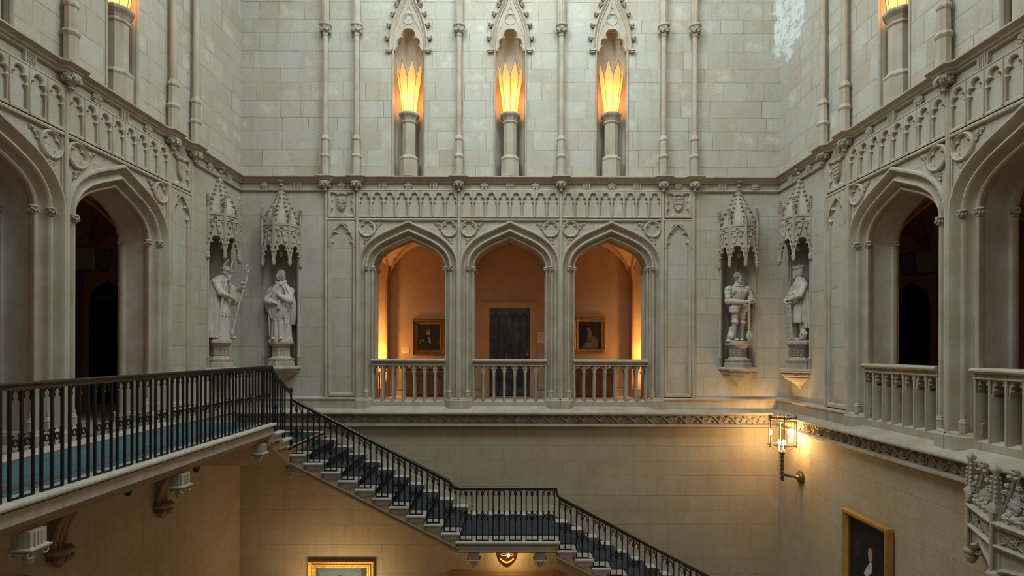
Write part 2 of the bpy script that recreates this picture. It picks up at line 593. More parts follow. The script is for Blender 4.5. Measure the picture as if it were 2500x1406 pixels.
def ICO(sub):
    if sub in _ico:
        return _ico[sub]
    t = (1 + sqrt(5)) / 2
    vs = [Vector(p).normalized() for p in [(-1, t, 0), (1, t, 0), (-1, -t, 0), (1, -t, 0), (0, -1, t), (0, 1, t), (0, -1, -t), (0, 1, -t), (t, 0, -1), (t, 0, 1), (-t, 0, -1), (-t, 0, 1)]]
    fs = [(0, 11, 5), (0, 5, 1), (0, 1, 7), (0, 7, 10), (0, 10, 11), (1, 5, 9), (5, 11, 4), (11, 10, 2), (10, 7, 6), (7, 1, 8), (3, 9, 4), (3, 4, 2), (3, 2, 6), (3, 6, 8), (3, 8, 9), (4, 9, 5), (2, 4, 11), (6, 2, 10), (8, 6, 7), (9, 8, 1)]
    for _ in range(sub):
        mid, nf = {}, []
        def m(a, b):
            k = (min(a, b), max(a, b))
            if k not in mid:
                vs.append(((vs[a] + vs[b]) / 2).normalized())
                mid[k] = len(vs) - 1
            return mid[k]
        for a, b, c in fs:
            x, y, z = m(a, b), m(b, c), m(c, a)
            nf += [(a, x, z), (b, y, x), (c, z, y), (x, y, z)]
        fs = nf
    _ico[sub] = ([tuple(v) for v in vs], fs)
    return _ico[sub]

# ------------------------------------------------------------------ outlines
def bez(p0, p1, p2, p3, n):
    o = []
    for i in range(n + 1):
        t = i / n
        u = 1 - t
        o.append(tuple(u ** 3 * a + 3 * u * u * t * b + 3 * u * t * t * c + t ** 3 * d for a, b, c, d in zip(p0, p1, p2, p3)))
    return o
def arch(a, h, z0, n=14, cx=0.0, k1=0.62, k2=0.42, sl=0.5):
    """four-centred arch from the right springing over the apex to the left springing"""
    r = bez((a, 0), (a, k1 * h), (k2 * a, h - k2 * a * sl), (0, h), n)
    l = [(-x, z) for x, z in reversed(r[:-1])]
    return [(cx + x, z0 + z) for x, z in r + l]
def arc(p, q, bulge, n=6):
    """arc from p to q; bulge = sagitta / half chord, positive to the left of p->q"""
    if abs(bulge) < 1e-4:
        return [p, q]
    cx, cy = (p[0] + q[0]) / 2, (p[1] + q[1]) / 2
    dx, dy = q[0] - p[0], q[1] - p[1]
    L = sqrt(dx * dx + dy * dy) / 2
    nx, ny = -dy / (2 * L), dx / (2 * L)
    s = bulge * L
    R = (L * L + s * s) / (2 * s)
    ox, oy = cx + nx * (s - R), cy + ny * (s - R)
    a0, a1 = atan2(p[1] - oy, p[0] - ox), atan2(q[1] - oy, q[0] - ox)
    da = a1 - a0
    if bulge > 0:
        while da > 0: da -= 2 * pi
    else:
        while da < 0: da += 2 * pi
    r = abs(R)
    return [(ox + r * cos(a0 + da * i / n), oy + r * sin(a0 + da * i / n)) for i in range(n + 1)]
def trefoil(w, z0, zs, zt, cx=0.0, n=6, c1=0.74, c2=0.42, m=0.50):
    """cusped lancet outline, counter-clockwise from the sill's left end going down the right side"""
    H = zt - zs
    L = [(-w, z0), (-w, zs - 0.3 * w)]
    L += arc((-w, zs - 0.3 * w), (-c1 * w, zs), 0.25, 3)[1:]
    L += arc((-c1 * w, zs), (-c2 * w, zs + m * H), 0.95, n)[1:]
    L += arc((-c2 * w, zs + m * H), (0, zt), 0.70, n)[1:]
    R = [(-x, z) for x, z in reversed(L[:-1])]
    return [(cx + x, z) for x, z in L + R]
def quatrefoil(R, cx=0, cz=0, d=0.55, rho=0.45, lobes=4, n=40, ph=0.0):
    o = []
    for i in range(n):
        t = 2 * pi * i / n + 0.001
        best = 0
        for k in range(lobes):
            f = ph + 2 * pi * k / lobes
            q = (rho * rho) - (d * sin(t - f)) ** 2
            if q >= 0 and cos(t - f) > 0:
                best = max(best, d * cos(t - f) + sqrt(q))
        o.append((cx + R * best * cos(t), cz + R * best * sin(t)))
    return o
def circ(R, cx=0, cz=0, n=28):
    return [(cx + R * cos(2 * pi * i / n), cz + R * sin(2 * pi * i / n)) for i in range(n)]
def rect(x0, x1, z0, z1):
    return [(x0, z0), (x1, z0), (x1, z1), (x0, z1)]
def rollring(r, n=8, cn=0.0, cy=0.0):
    return [(cn + r * cos(2 * pi * i / n), cy + r * sin(2 * pi * i / n)) for i in range(n)]

# ------------------------------------------------------------------ scene objects
def put(name, data, parent=None, M=None):
    o = bpy.data.objects.new(name, data)
    COL.objects.link(o)
    if parent is not None:
        o.parent = parent
    if M is not None:
        o.matrix_local = M
    return o
def tag(o, label, cat, group=None):
    if not 4 <= len(label.split()) <= 16:
        print('LABEL LENGTH', len(label.split()), label)
    o['label'] = label
    o['category'] = cat
    if group:
        o['group'] = group
    return o
def structure(name, data, M=None, parent=None):
    o = put(name, data, parent, M)
    if parent is None:
        o['kind'] = 'structure'
    return o
T_ = Matrix.Translation
I4 = Matrix.Identity(4)
class Proto:
    """a thing's parts, built once: rows of (part name, mesh, local matrix, [(sub-part name, mesh, local matrix)])"""
    def __init__(s, name, cat):
        s.name, s.cat, s.parts = name, cat, []
    def part(s, name, mesh, M=I4, subs=()):
        s.parts.append((name, mesh, M, list(subs)))
        return s
    def place(s, M, label, group=None):
        root = put(s.name, None, None, M)
        root.empty_display_size = 0.1
        for pn, me, m, subs in s.parts:
            p = put(pn, me, root, m)
            for sn, sm, mm in subs:
                put(sn, sm, p, mm)
        return tag(root, label, s.cat, group)

# ------------------------------------------------------------------ the hall: three alike walls (local x along the wall, y into it)
HW = 6.58
WB = T_((-0.11, 0, 0))
WL = T_((-6.69, -HW, 0)) @ Matrix.Rotation(radians(90), 4, 'Z')
WR = T_((6.47, -HW, 0)) @ Matrix.Rotation(radians(-90), 4, 'Z')
WT = 0.75                       # wall thickness
ZF = 4.95                       # gallery floor
Z0 = -1.5                       # hall floor
ZTOP = 18.8
BAY = 2.48
PANEL = 4.095
NICHE = HW - 1.015
SHAFTS = [-4.474, -3.72, -1.24, 1.24, 3.72, 4.474]
CFG = {
    'back': dict(M=WB, bays=[-BAY, 0, BAY], panels=[-PANEL, PANEL], niches=[-NICHE, NICHE], mat=m_wall_b, shafts=SHAFTS, x0=-HW, x1=HW, inner=[-4.474, 4.474]),
    'left': dict(M=WL, bays=[BAY, 0], panels=[PANEL], niches=[NICHE], mat=m_wall, shafts=[-1.24, 1.24, 3.72, 4.474], x0=-HW - 2, x1=HW, inner=[-1.28, 4.474]),
    'right': dict(M=WR, bays=[-BAY, 0], panels=[-PANEL], niches=[-NICHE], mat=m_wall_r, shafts=[-4.474, -3.72, -1.24, 1.24], x0=-HW, x1=HW + 2, inner=[-4.474, 1.28]),
}
def arch_hole(cx):
    return [(cx - 1.20, 4.82)] + [(cx + 1.20, 4.82)] + arch(1.20, 1.12, 8.30, 14, cx)
def torch_hole(cx):
    return [(cx - .375, 10.51), (cx + .375, 10.51), (cx + .375, 13.55)] + arch(.375, .62, 13.6, 8, cx) + [(cx - .375, 13.55)]
def niche_hole(cx):
    return rect(cx - 0.425, cx + 0.425, 5.89, 8.85)

for side, c in CFG.items():
    b = MB()
    holes = [arch_hole(x) for x in c['bays']] + [torch_hole(x) for x in c['bays']] + [niche_hole(x) for x in c['niches']]
    b.plate(rect(c['x0'] - (0.8 if side == 'back' else 0), c['x1'] + (0.8 if side == 'back' else 0), Z0, ZTOP), holes, 0, WT)
    structure('wall_' + side, b.mesh('wall_' + side, c['mat'], smooth=0), c['M'])
b = MB(); b.box(-8, 8, -15.6, -15.4, Z0, ZTOP)
structure('wall_front', b.mesh('wall_front', m_wall, 0))
b = MB(); b.box(-8, 8, -15.6, 1, Z0 - 0.2, Z0)
structure('floor', b.mesh('floor', m_floor, 0))
b = MB(); b.box(-8, 8, -15.6, 1, ZTOP, ZTOP + 0.2)
structure('ceiling', b.mesh('ceiling', m_wall, 0))

# ---- horizontal and vertical trim of each wall
def oz(l):
    return [(-o, z) for o, z in l]
CORN = oz([(-.05, 10.355), (.03, 10.355), (.055, 10.37), (.06, 10.395), (.09, 10.41), (.105, 10.44), (.15, 10.462), (.175, 10.475), (.175, 10.50), (.02, 10.54), (-.05, 10.54)])
ROLL = oz([(-.05, 10.155), (.02, 10.155), (.05, 10.165), (.062, 10.185), (.05, 10.205), (.02, 10.222), (-.05, 10.222)])
STR = oz([(-.05, 9.445), (.02, 9.445), (.055, 9.46), (.06, 9.485), (.045, 9.505), (.0, 9.53), (-.05, 9.53)])
STR2 = oz([(-.05, 5.085), (.06, 5.085), (.085, 5.10), (.085, 5.125), (.05, 5.145), (.02, 5.15), (.0, 5.175), (-.05, 5.175)])
LEDGE = oz([(-.05, 4.93), (.0, 4.90), (.24, 4.815), (.255, 4.79), (.25, 4.765), (.20, 4.75), (.15, 4.735), (.05, 4.715), (.05, 4.535), (.12, 4.52), (.155, 4.50), (.155, 4.465), (.10, 4.445), (.03, 4.425), (-.05, 4.425)])
def breaks(xs, x0, x1, d=0.10):
    p = [(x0, 0)]
    for s in sorted(xs):
        p += [(s - .15, 0), (s - .085, -d), (s + .085, -d), (s + .15, 0)]
    return p + [(x1, 0)]
tn = 1
for side, c in CFG.items():
    b = MB()
    b.sweep(breaks(c['shafts'], c['x0'], c['x1']), CORN, plane='xy')
    b.sweep([(c['x0'], 0), (c['x1'], 0)], ROLL, plane='xy')
    structure('trim_%d' % tn, b.mesh('cornice', m_stone, 30), c['M']); tn += 1
    b = MB()
    i0, i1 = c['inner']
    b.sweep([(i0, 0), (i1, 0)], STR, plane='xy')
    for s in c['shafts']:
        b.lathe([(.036, 5.10 if abs(abs(s) - 4.474) < .01 else 4.83), (.036, 10.17)], 8, (s, -.03, 0), ph=pi / 8, sy=1.25)
        b.box(s - .055, s + .055, -.028, .03, 5.1 if abs(abs(s) - 4.474) < .01 else 4.83, 10.17)
    structure('trim_%d' % tn, b.mesh('string_course', m_stone, 30), c['M']); tn += 1
    b = MB()
    segs = [(-HW, -3.72), (3.72, HW)] if side == 'back' else ([(3.72, HW)] if side == 'left' else [(-HW, -3.72)])
    for x0, x1 in segs:
        b.sweep([(x0, 0), (x1, 0)], STR2, plane='xy')
        b.box(x0, x1, -.06, .1, 4.82, 5.10)
    structure('trim_%d' % tn, b.mesh('plinth_course', m_stone, 30), c['M']); tn += 1

# ---- leaf-carved ledge under the galleries
def vine(x0, x1, pitch=0.41):
    b = MB()
    n = int((x1 - x0) / pitch)
    p = (x1 - x0) / n
    for i in range(n):
        cx = x0 + (i + .5) * p
        zc = 4.627
        # five-lobed leaf, domed
        lf = quatrefoil(.078, cx - .01, zc, .52, .46, 5, 30, ph=.3 + i * .2)
        k = len(lf)
        vs = [(x, -.075, z) for x, z in lf] + [(cx + (x - cx) * .62, -.105, zc + (z - zc) * .62) for x, z in lf] + [(cx + (x - cx) * .25, -.085, zc + (z - zc) * .25) for x, z in lf] + [(x, -.04, z) for x, z in lf]
        fs = [(j, (j + 1) % k, k + (j + 1) % k, k + j) for j in range(k)] + [(k + j, k + (j + 1) % k, 2 * k + (j + 1) % k, 2 * k + j) for j in range(k)] + [tuple(range(2 * k, 3 * k))]
        fs += [(3 * k + j, 3 * k + (j + 1) % k, (j + 1) % k, j) for j in range(k)]
        b.add(vs, fs)
        # stem curling round the leaf, and the diagonal stem to the next one
        b.tube([(cx + .105 * cos(t), -.075, zc + .09 * sin(t)) for t in [pi * (.62 - q * .16) for q in range(9)]], [.008 + .0015 * q for q in range(9)], 5)
        b.tube([(cx - p * .5 + p * .72 * q / 8 - .05, -.07 - .02 * sin(q / 8 * pi), zc + .088 - .176 * (.5 - .5 * cos(q / 8 * pi))) for q in range(9)], [.012, .017, .021, .024, .024, .021, .018, .014, .01], 5)
        b.blob((cx + p * .36, -.07, zc + .055), (.035, .03, .028), .3, i, 1)
        b.blob((cx - p * .40, -.07, zc - .055), (.035, .03, .028), .3, i + 9, 1)
    return b
b = MB(); b.sweep([(-HW, 0), (HW, 0)], LEDGE, plane='xy'); b.merge(vine(-HW, HW))
structure('trim_%d' % tn, b.mesh('leaf_ledge', m_stone2, 35), WB); tn += 1
b = MB(); b.sweep([(-HW, 0), (HW + 2, 0)], LEDGE, plane='xy'); b.merge(vine(-HW, 4.0))
structure('trim_%d' % tn, b.mesh('leaf_ledge', m_stone2, 35), WR); tn += 1

# ------------------------------------------------------------------ arches
APROF = [(.345, .03), (.345, -.03), (.325, -.065), (.295, -.065), (.272, -.03), (.262, .02), (.238, .065), (.205, .075), (.178, .055), (.165, .02), (.15, -.005), (.125, -.012), (.105, .005), (.097, .04), (.095, .09), (.07, .135), (.045, .15), (.032, .135), (.022, .105), (.0, .10), (-.018, .12), (-.018, .16), (0, .19), (.012, .23), (.03, .25), (.03, .56), (.015, .585), (-.012, .60), (-.022, .64), (-.012, .68), (.01, .70), (.05, .75), (.345, .75)]
APROF = [(-n, y) for n, y in APROF]
ar = arch(.90, .78, 8.30, 16)
b = MB()
b.sweep([(.90, 5.10)] + ar + [(-.90, 5.10)], APROF)
me_arch = b.mesh('arch_moulding', m_stone, 40)
b = MB()
for (n, y) in ((.0, 0), (.0, 0)):
    pass
def foliage_capital(r=.05, h=.10, seed=0):
    b = MB()
    b.lathe([(r * .9, -.01), (r * 1.05, 0), (r * .8, .012), (r * .85, h * .3), (r * 1.1, h * .75), (r * 1.45, h * .82), (r * 1.5, h), (r * 1.2, h * 1.12)], 10)
    for k in range(9):
        a = k * 2 * pi / 9
        b.blob((r * 1.12 * cos(a), r * 1.12 * sin(a), h * (.35 + .25 * (k % 2))), (r * .42, r * .42, r * .5), .35, seed + k, 1)
    return b
b1 = foliage_capital(.043, .10, 3)
me_cap = b1.mesh('capital', m_stone2, 60)
b = MB()
b.lathe([(.058, 0), (.058, .13), (.062, .135), (.062, .15), (.045, .17), (.05, .18), (.034, .20), (.034, .26)], 8, ph=pi / 8)
me_sbase = b.mesh('shaft_base', m_stone, 20)
b = MB()
pl = [(-.03, .75), (-.03, .10), (.04, .0), (.12, -.08), (.20, -.08), (.30, -.10), (.345, -.10), (.345, .75)]
b.loft([[(x, y, 4.80) for x, y in pl], [(x, y, 5.07) for x, y in pl], [(x + .012, y + .02, 5.10) for x, y in pl], [(x + .012, y + .02, 5.115) for x, y in pl], [(x + .03, y + .05, 5.14) for x, y in pl]])
me_plinth = b.mesh('plinth', m_stone, 20)
# pierced soffit tracery between the front and back orders of a jamb
b = MB()
for s in (1, -1):
    x0 = .87 * s
    o = rect(.27, .55, 8.02, 8.30)
    h = trefoil(.10, 8.03, 8.09, 8.24, .41, 5)
    q = MB(); q.plate(o, [[(p[0], p[1]) for p in h]], 0, .03)
    b.merge(q, T_((x0 - .015 * s, 0, 0)) @ Matrix.Rotation(radians(90), 4, 'Z'))
me_soffit = b.mesh('soffit_tracery', m_stone2, 30)
arch_p = Proto('stone_arch', 'arch')
arch_p.part('arch_moulding', me_arch)
Mx = Matrix.Scale(-1, 4, (1, 0, 0))
b = MB(); b.merge(MB().add([tuple(v.co) for v in me_plinth.vertices], [tuple(p.vertices) for p in me_plinth.polygons]), Mx)
me_plinth_m = b.mesh('plinth', m_stone, 20)
arch_p.part('plinth', me_plinth, T_((.90, 0, 0))).part('plinth', me_plinth_m, T_((-.90, 0, 0)))
for s in (1, -1):
    for n, y in ((.125, .0), (-.004, .14), (-.01, .64)):
        arch_p.part('capital', me_cap, T_((s * (.90 + n), y, 8.24)))
        if y < .5:
            arch_p.part('shaft_base', me_sbase, T_((s * (.90 + n), y + .02, 5.13)))
ORD_B = ['left', 'middle', 'right']
LOC = {('back', 0): 'left back wall arch', ('back', 1): 'middle back wall arch', ('back', 2): 'right back wall arch',
       ('left', 0): 'left wall arch nearest the corner', ('left', 1): 'left wall arch at photo edge',
       ('right', 0): 'right wall arch nearest the corner', ('right', 1): 'right wall arch at photo edge'}
def local(c, x, z=0, y=0):
    return c['M'] @ T_((x, y, z))
for side, c in CFG.items():
    for i, x in enumerate(c['bays']):
        lab = {('back', 0): 'moulded stone arch of the back wall framing the naval officer portrait, leftmost of three',
               ('back', 1): 'moulded stone arch of the back wall framing the dark oak door',
               ('back', 2): 'moulded stone arch of the back wall framing the seated lady portrait',
               ('left', 0): 'moulded stone arch on the left wall with a dark hanging lantern inside',
               ('left', 1): 'moulded stone arch on the left wall cut off by the photo edge',
               ('right', 0): 'moulded stone arch on the right wall, the whole one nearest the corner',
               ('right', 1): 'moulded stone arch on the right wall cut off by the photo edge'}[(side, i)]
        arch_p.place(local(c, x), lab, 'moulded arches of the galleries')

# ------------------------------------------------------------------ spandrel roundels
b = MB(); b.sweep(circ(.185), [(-.028, 0), (-.022, -.04), (0, -.058), (.022, -.04), (.028, 0)], closed=True)
me_ring = b.mesh('ring', m_stone, 40)
b = MB(); b.plate(circ(.17), [quatrefoil(.155)], -.032, .0, .012)
me_quat = b.mesh('quatrefoil', m_stone, 30)
rn = Proto('quatrefoil_roundel', 'stone roundel').part('ring', me_ring).part('quatrefoil', me_quat)
# leaf sprigs filling the spandrel beside each roundel
def sprig(bl, st, flip):
    b = MB()
    for k, (x, z, r) in enumerate(bl):
        b.blob((x * flip, -.012, z), (r, .02, r * .8), .4, k, 1)
    b.tube([(x * flip, y, z) for x, y, z in st], .012, 5)
    return b.mesh('leaf_sprig', m_stone2, 65)
SPR = {f: (sprig([(-.26, .10, .05), (-.32, .13, .035), (-.23, .02, .03)], [(-.2, -.01, -.02), (-.26, -.015, .06), (-.36, -.01, .15)], f),
           sprig([(.02, -.27, .045), (.04, -.34, .035), (-.03, -.24, .03)], [(-.05, -.01, -.2), (.0, -.015, -.28), (.06, -.01, -.42)], f)) for f in (1, -1)}
for side, c in CFG.items():
    for i, x in enumerate(c['bays']):
        for s in (-1, 1):
            p = Proto('quatrefoil_roundel', 'stone roundel').part('ring', me_ring).part('quatrefoil', me_quat).part('leaf_sprig', SPR[s][0]).part('leaf_sprig', SPR[s][1])
            p.place(local(c, x + s * 1.0, 9.255), 'quatrefoil roundel, %s of two above the %s' % ('left' if s < 0 else 'right', LOC[(side, i)]), 'quatrefoil roundels in the spandrels')

# ------------------------------------------------------------------ blind arcades above the arches
W8 = 2.40 / 8
b = MB()
holes = [trefoil(W8 / 2 - .028, 9.575, 9.90, 10.115, -1.20 + W8 * (k + .5), 5) for k in range(8)]
b.plate(rect(-1.20, 1.20, 9.525, 10.165), holes, -.055, .0, .018, back=False)
me_ba = b.mesh('tracery_screen', m_stone, 30)
me_mul = []
for k in range(1, 8):
    b = MB(); b.lathe([(.013, 9.55), (.013, 10.16)], 6, (0, -.058, 0)); me_mul.append(b.mesh('mullion', m_stone, 40))
ba = Proto('blind_arcade', 'blind arcade').part('tracery_screen', me_ba)
for k in range(1, 8):
    ba.part('mullion', me_mul[0], T_((-1.20 + W8 * k, 0, 0)))
for side, c in CFG.items():
    for i, x in enumerate(c['bays']):
        ba.place(local(c, x), 'blind arcade of eight cusps above the %s' % LOC[(side, i)], 'blind arcades below the cornice')

# ------------------------------------------------------------------ narrow panels: tall blind arch and shield square
PW = .325
b = MB()
b.plate(rect(-PW, PW, 5.175, 9.445), [trefoil(PW - .075, 5.26, 8.93, 9.35, 0, 8)], -.05, 0, .03, back=False)
me_bp = b.mesh('tracery_frame', m_stone, 30)
b = MB(); b.sweep(arch(PW - .02, .58, 8.80, 10, sl=.75), [(-.012, -.045), (-.012, -.065), (.012, -.065), (.012, -.045)])
me_bp2 = b.mesh('hood_moulding', m_stone, 40)
bp = Proto('blind_arch_panel', 'blind arch').part('tracery_frame', me_bp).part('hood_moulding', me_bp2)
sq = []
for k in range(4):
    a = pi / 2 * k
    pts = [(-.27, -.265)] + arc((-.27, -.265), (-.27, -.1), .35, 4)[1:]
def cusped_square(w, h):
    q = []
    C = [(-w, -h), (w, -h), (w, h), (-w, h)]
    for k in range(4):
        p, r = C[k], C[(k + 1) % 4]
        m1 = (p[0] + (r[0] - p[0]) * .32, p[1] + (r[1] - p[1]) * .32)
        m2 = (p[0] + (r[0] - p[0]) * .68, p[1] + (r[1] - p[1]) * .68)
        L = sqrt((r[0] - p[0]) ** 2 + (r[1] - p[1]) ** 2)
        nx, ny = -(r[1] - p[1]) / L, (r[0] - p[0]) / L
        m1 = (m1[0] + nx * .055, m1[1] + ny * .055)
        m2 = (m2[0] + nx * .055, m2[1] + ny * .055)
        q += arc(p, m1, -.3, 4)[:-1] + arc(m1, m2, -.35, 5)[:-1] + arc(m2, r, -.3, 4)[:-1]
    return q
b = MB(); b.plate(rect(-PW, PW, 9.53, 10.165), [[(x, z + 9.85) for x, z in cusped_square(.27, .255)]], -.055, 0, .022, back=False)
me_sq = b.mesh('cusped_frame', m_stone, 30)
def shield_outline(w=.115, h=.17):
    return [(w, h)] + [(-w, h)] + bez((-w, h), (-w, -h * .5), (-w * .6, -h * .75), (0, -h), 8)[1:] + bez((0, -h), (w * .6, -h * .75), (w, -h * .5), (w, h), 8)[1:-1]
b = MB(); b.plate(shield_outline(), [], -.06, 0); b.plate(offset2(ccw(shield_outline()), .012), [], -.068, -.06)
me_shield = b.mesh('shield', m_stone, 20)
def lion():
    b = MB()
    for k, (x, z, rx, rz) in enumerate([(-.01, -.02, .035, .06), (.03, .03, .04, .035), (.05, .085, .03, .028), (-.05, .06, .018, .05), (.075, .02, .028, .012), (-.04, -.09, .018, .04), (.03, -.10, .016, .035), (.07, -.05, .022, .012), (-.07, .11, .02, .018)]):
        b.blob((x, -.072, z), (rx, .022, rz), .25, k, 1)
    return b.mesh('lion_charge', m_stone2, 40)
def bars():
    b = MB()
    for k, z in enumerate((.12, .05, -.02, -.09)):
        w = .11 if z > -.05 else .085
        b.box(-w, w, -.082, -.065, z - .016, z + .016)
    b.box(-.012, .012, -.075, -.062, -.13, .16)
    return b.mesh('bar_charge', m_stone2, 20)
def piles():
    b = MB()
    b.box(-.075, .075, -.078, -.062, .09, .115)
    for x in (-.06, 0, .06):
        b.tube([(x, -.07, .1), (0, -.07, -.12)], [.016, .004], 6)
    for k, x in enumerate((-.06, 0, .06)):
        b.box(x - .03, x + .03, -.074, -.062, .10, .14)
    return b.mesh('pile_charge', m_stone2, 20)
def roundels():
    b = MB()
    b.box(-.1, .1, -.078, -.062, -.01, .05)
    for k, x in enumerate((-.07, 0, .07)):
        b.blob((x, -.075, .02), (.026, .018, .026), 0, k, 2)
    for k, (x, z) in enumerate([(-.07, .12), (-.02, .14), (.04, .13), (.085, .15)]):
        b.blob((x, -.07, z), (.035, .02, .025), .4, k, 1)
    b.box(-.1, .1, -.074, -.062, .06, .11)
    return b.mesh('roundel_charge', m_stone2, 40)
CH = {('back', 0): (lion(), 'a small rampant beast'), ('back', 1): (roundels(), 'a row of three discs'), ('left', 0): (piles(), 'three piles meeting at the foot'), ('right', 0): (bars(), 'raised horizontal bars')}
for side, c in CFG.items():
    for i, x in enumerate(c['panels']):
        w = ('back wall left panel' if i == 0 else 'back wall right panel') if side == 'back' else 'narrow panel of the %s wall' % side
        bp.place(local(c, x), 'tall blind stone arch with cusped head in the ' + w, 'tall blind arch panels')
        Proto('shield_panel', 'shield panel').part('cusped_frame', me_sq).part('shield', me_shield, T_((0, 0, 9.86)), [('charge', CH[(side, i)][0], I4)]) \
            .place(local(c, x), 'stone panel with a shield of %s, %s' % (CH[(side, i)][1], w if side == 'back' else side + ' wall'), 'heraldic shield panels')

# ------------------------------------------------------------------ bosses of the frieze
def rose_mesh():
    b = MB()
    b.lathe([(.085, 0), (.085, .02), (.06, .03)], 16, T=Matrix.Rotation(radians(90), 4, 'X'))
    for k in range(5):
        a = 2 * pi * k / 5 + .3
        b.blob((.062 * cos(a), -.04, .062 * sin(a)), (.038, .025, .038), .25, k, 1)
        b.blob((.032 * cos(a + .6), -.055, .032 * sin(a + .6)), (.022, .018, .022), .2, k + 7, 1)
        b.blob((.088 * cos(a + .63), -.025, .088 * sin(a + .63)), (.018, .015, .018), .2, k + 17, 1)
    b.blob((0, -.062, 0), (.02, .018, .02), .1, 3, 2)
    return b.mesh('rose_boss', m_stone2, 65)
def port_mesh():
    b = MB()
    b.box(-.075, .075, -.012, .0, -.075, .075)
    for k in range(5):
        x = -.068 + .034 * k
        b.box(x - .008, x + .008, -.055, 0, -.085, .085)
        z = -.06 + .034 * k
        b.box(-.078, .078, -.048, 0, z - .008, z + .008)
        b.lathe([(.009, 0), (.001, -.02)], 4, (x, -.03, -.085))
    b.box(-.09, -.076, -.06, 0, -.07, .095); b.box(.076, .09, -.06, 0, -.07, .095)
    return b.mesh('portcullis_boss', m_stone2, 20)
me_rose, me_port = rose_mesh(), port_mesh()
def boss(side, x, kind, where):
    o = put('rose_boss' if kind == 'r' else 'portcullis_boss', me_rose if kind == 'r' else me_port, None, local(CFG[side], x, 10.29))
    tag(o, ('carved stone rose ' if kind == 'r' else 'carved stone portcullis ') + where, 'carved boss', 'carved roses of the frieze' if kind == 'r' else 'carved portcullises of the frieze')
for side, c in CFG.items():
    for i, x in enumerate(c['bays']):
        kinds = 'rpr' if ((side == 'back' and i == 1) or (side != 'back' and i == 0)) else 'prp'
        for k, d in zip(kinds, (-.62, 0, .62)):
            where = 'above the ' + LOC[(side, i)]
            if k == kinds[0]:
                where += ', left of its middle' if d < 0 else ', right of its middle'
            boss(side, x + d, k, where)
    for i, x in enumerate(c['panels']):
        s = 1 if x > 0 else -1
        boss(side, x, 'r' if side == 'back' else 'p', ('above the lion shield' if i == 0 else 'above the shield of three discs') if side == 'back' else 'above the shield on the %s wall' % side)
    for i, x in enumerate(c['niches']):
        s = 1 if x > 0 else -1
        who = {('back', 0): 'priest', ('back', 1): 'knight', ('left', 0): 'bishop', ('right', 0): 'king'}[(side, i)]
        inner, outer = ('p', 'r') if side == 'back' else ('r', 'p')
        boss(side, x - s * .40, inner, "beside the %s's canopy finial, on the side away from the corner" % who)
        boss(side, x + s * .41, outer, "between the %s's canopy finial and the room corner" % who)

# ------------------------------------------------------------------ wall shafts standing on the cornice
b = MB()
b.lathe([(.05, 10.16), (.03, 10.19), (.035, 10.21), (.07, 10.25), (.10, 10.31), (.11, 10.36), (.10, 10.38)], 10)
for k in range(14):
    a = pi * 2 * k / 14
    b.blob((.095 * cos(a), .095 * sin(a), 10.29 + .045 * (k % 2)), (.034, .034, .042), .35, k, 1)
b.blob((0, 0, 10.175), (.034, .034, .03), .2, 5, 1)
me_corb = b.mesh('foliate_corbel', m_stone2, 60)
b = MB(); b.lathe([(.10, 10.5), (.10, 10.93), (.115, 10.95), (.125, 10.985), (.115, 11.01), (.092, 11.04), (.088, 11.36), (.10, 11.37), (.108, 11.40), (.10, 11.43), (.08, 11.46), (.07, 11.50)], 8, ph=pi / 8)
me_sb = b.mesh('shaft_base', m_stone, 20)
b = MB(); b.lathe([(.062, 11.46), (.062, 13.94)], 12)
me_ss = b.mesh('shaft', m_stone, 40)
b = MB()
b.lathe([(.07, 13.88), (.08, 13.90), (.065, 13.92), (.075, 13.98), (.12, 14.12), (.13, 14.13)], 10)
b.lathe([(.135, 14.12), (.15, 14.14), (.15, 14.17), (.12, 14.19)], 8, ph=pi / 8)
for k in range(12):
    a = pi * 2 * k / 12
    b.blob((.10 * cos(a), .10 * sin(a), 14.01 + .05 * (k % 2)), (.038, .038, .045), .4, k + 3, 1)
me_sc = b.mesh('capital', m_stone2, 60)
def ribs(lean):
    b = MB()
    for dx, dy in ((-.055, 0), (0, -.05), (.055, 0), (-.03, -.03), (.03, -.03)):
        b.tube([(dx + lean * .5 * max(0, (z - 14.4) / 3.0) ** 2, -.0 + dy - .35 * max(0, (z - 14.6) / 3.2) ** 2, z) for z in [14.17 + .25 * q for q in range(18)]], .036, 6)
    return b.mesh('vault_ribs', m_stone, 40)
for side, c in CFG.items():
    for x in c['shafts']:
        lean = 0 if abs(x) < 2 else (-1 if x < 0 else 1)
        sp = Proto('wall_shaft', 'wall shaft').part('foliate_corbel', me_corb).part('shaft_base', me_sb).part('shaft', me_ss).part('capital', me_sc).part('vault_ribs', ribs(lean))
        if side == 'back':
            w = {-4.474: 'leftmost of the six on the back wall', -3.72: 'second from left on the back wall', -1.24: 'third from left on the back wall, between two torches', 1.24: 'fourth from left on the back wall, between two torches', 3.72: 'fifth from left on the back wall', 4.474: 'rightmost of the six on the back wall'}[x]
        else:
            d = HW - abs(x) if (x > 0) == (side == 'left') else HW + abs(x)
            w = {0: 'nearest', 1: 'second from', 2: 'third from', 3: 'fourth from'}[min(3, [2.106, 2.86, 5.34, 7.82].index(min([2.106, 2.86, 5.34, 7.82], key=lambda q: abs(q - d))))] + ' the room corner, on the %s wall' % side
        sp.place(local(c, x, 0, -.11), 'stone wall shaft with leafy corbel, ' + w, 'wall shafts above the cornice')

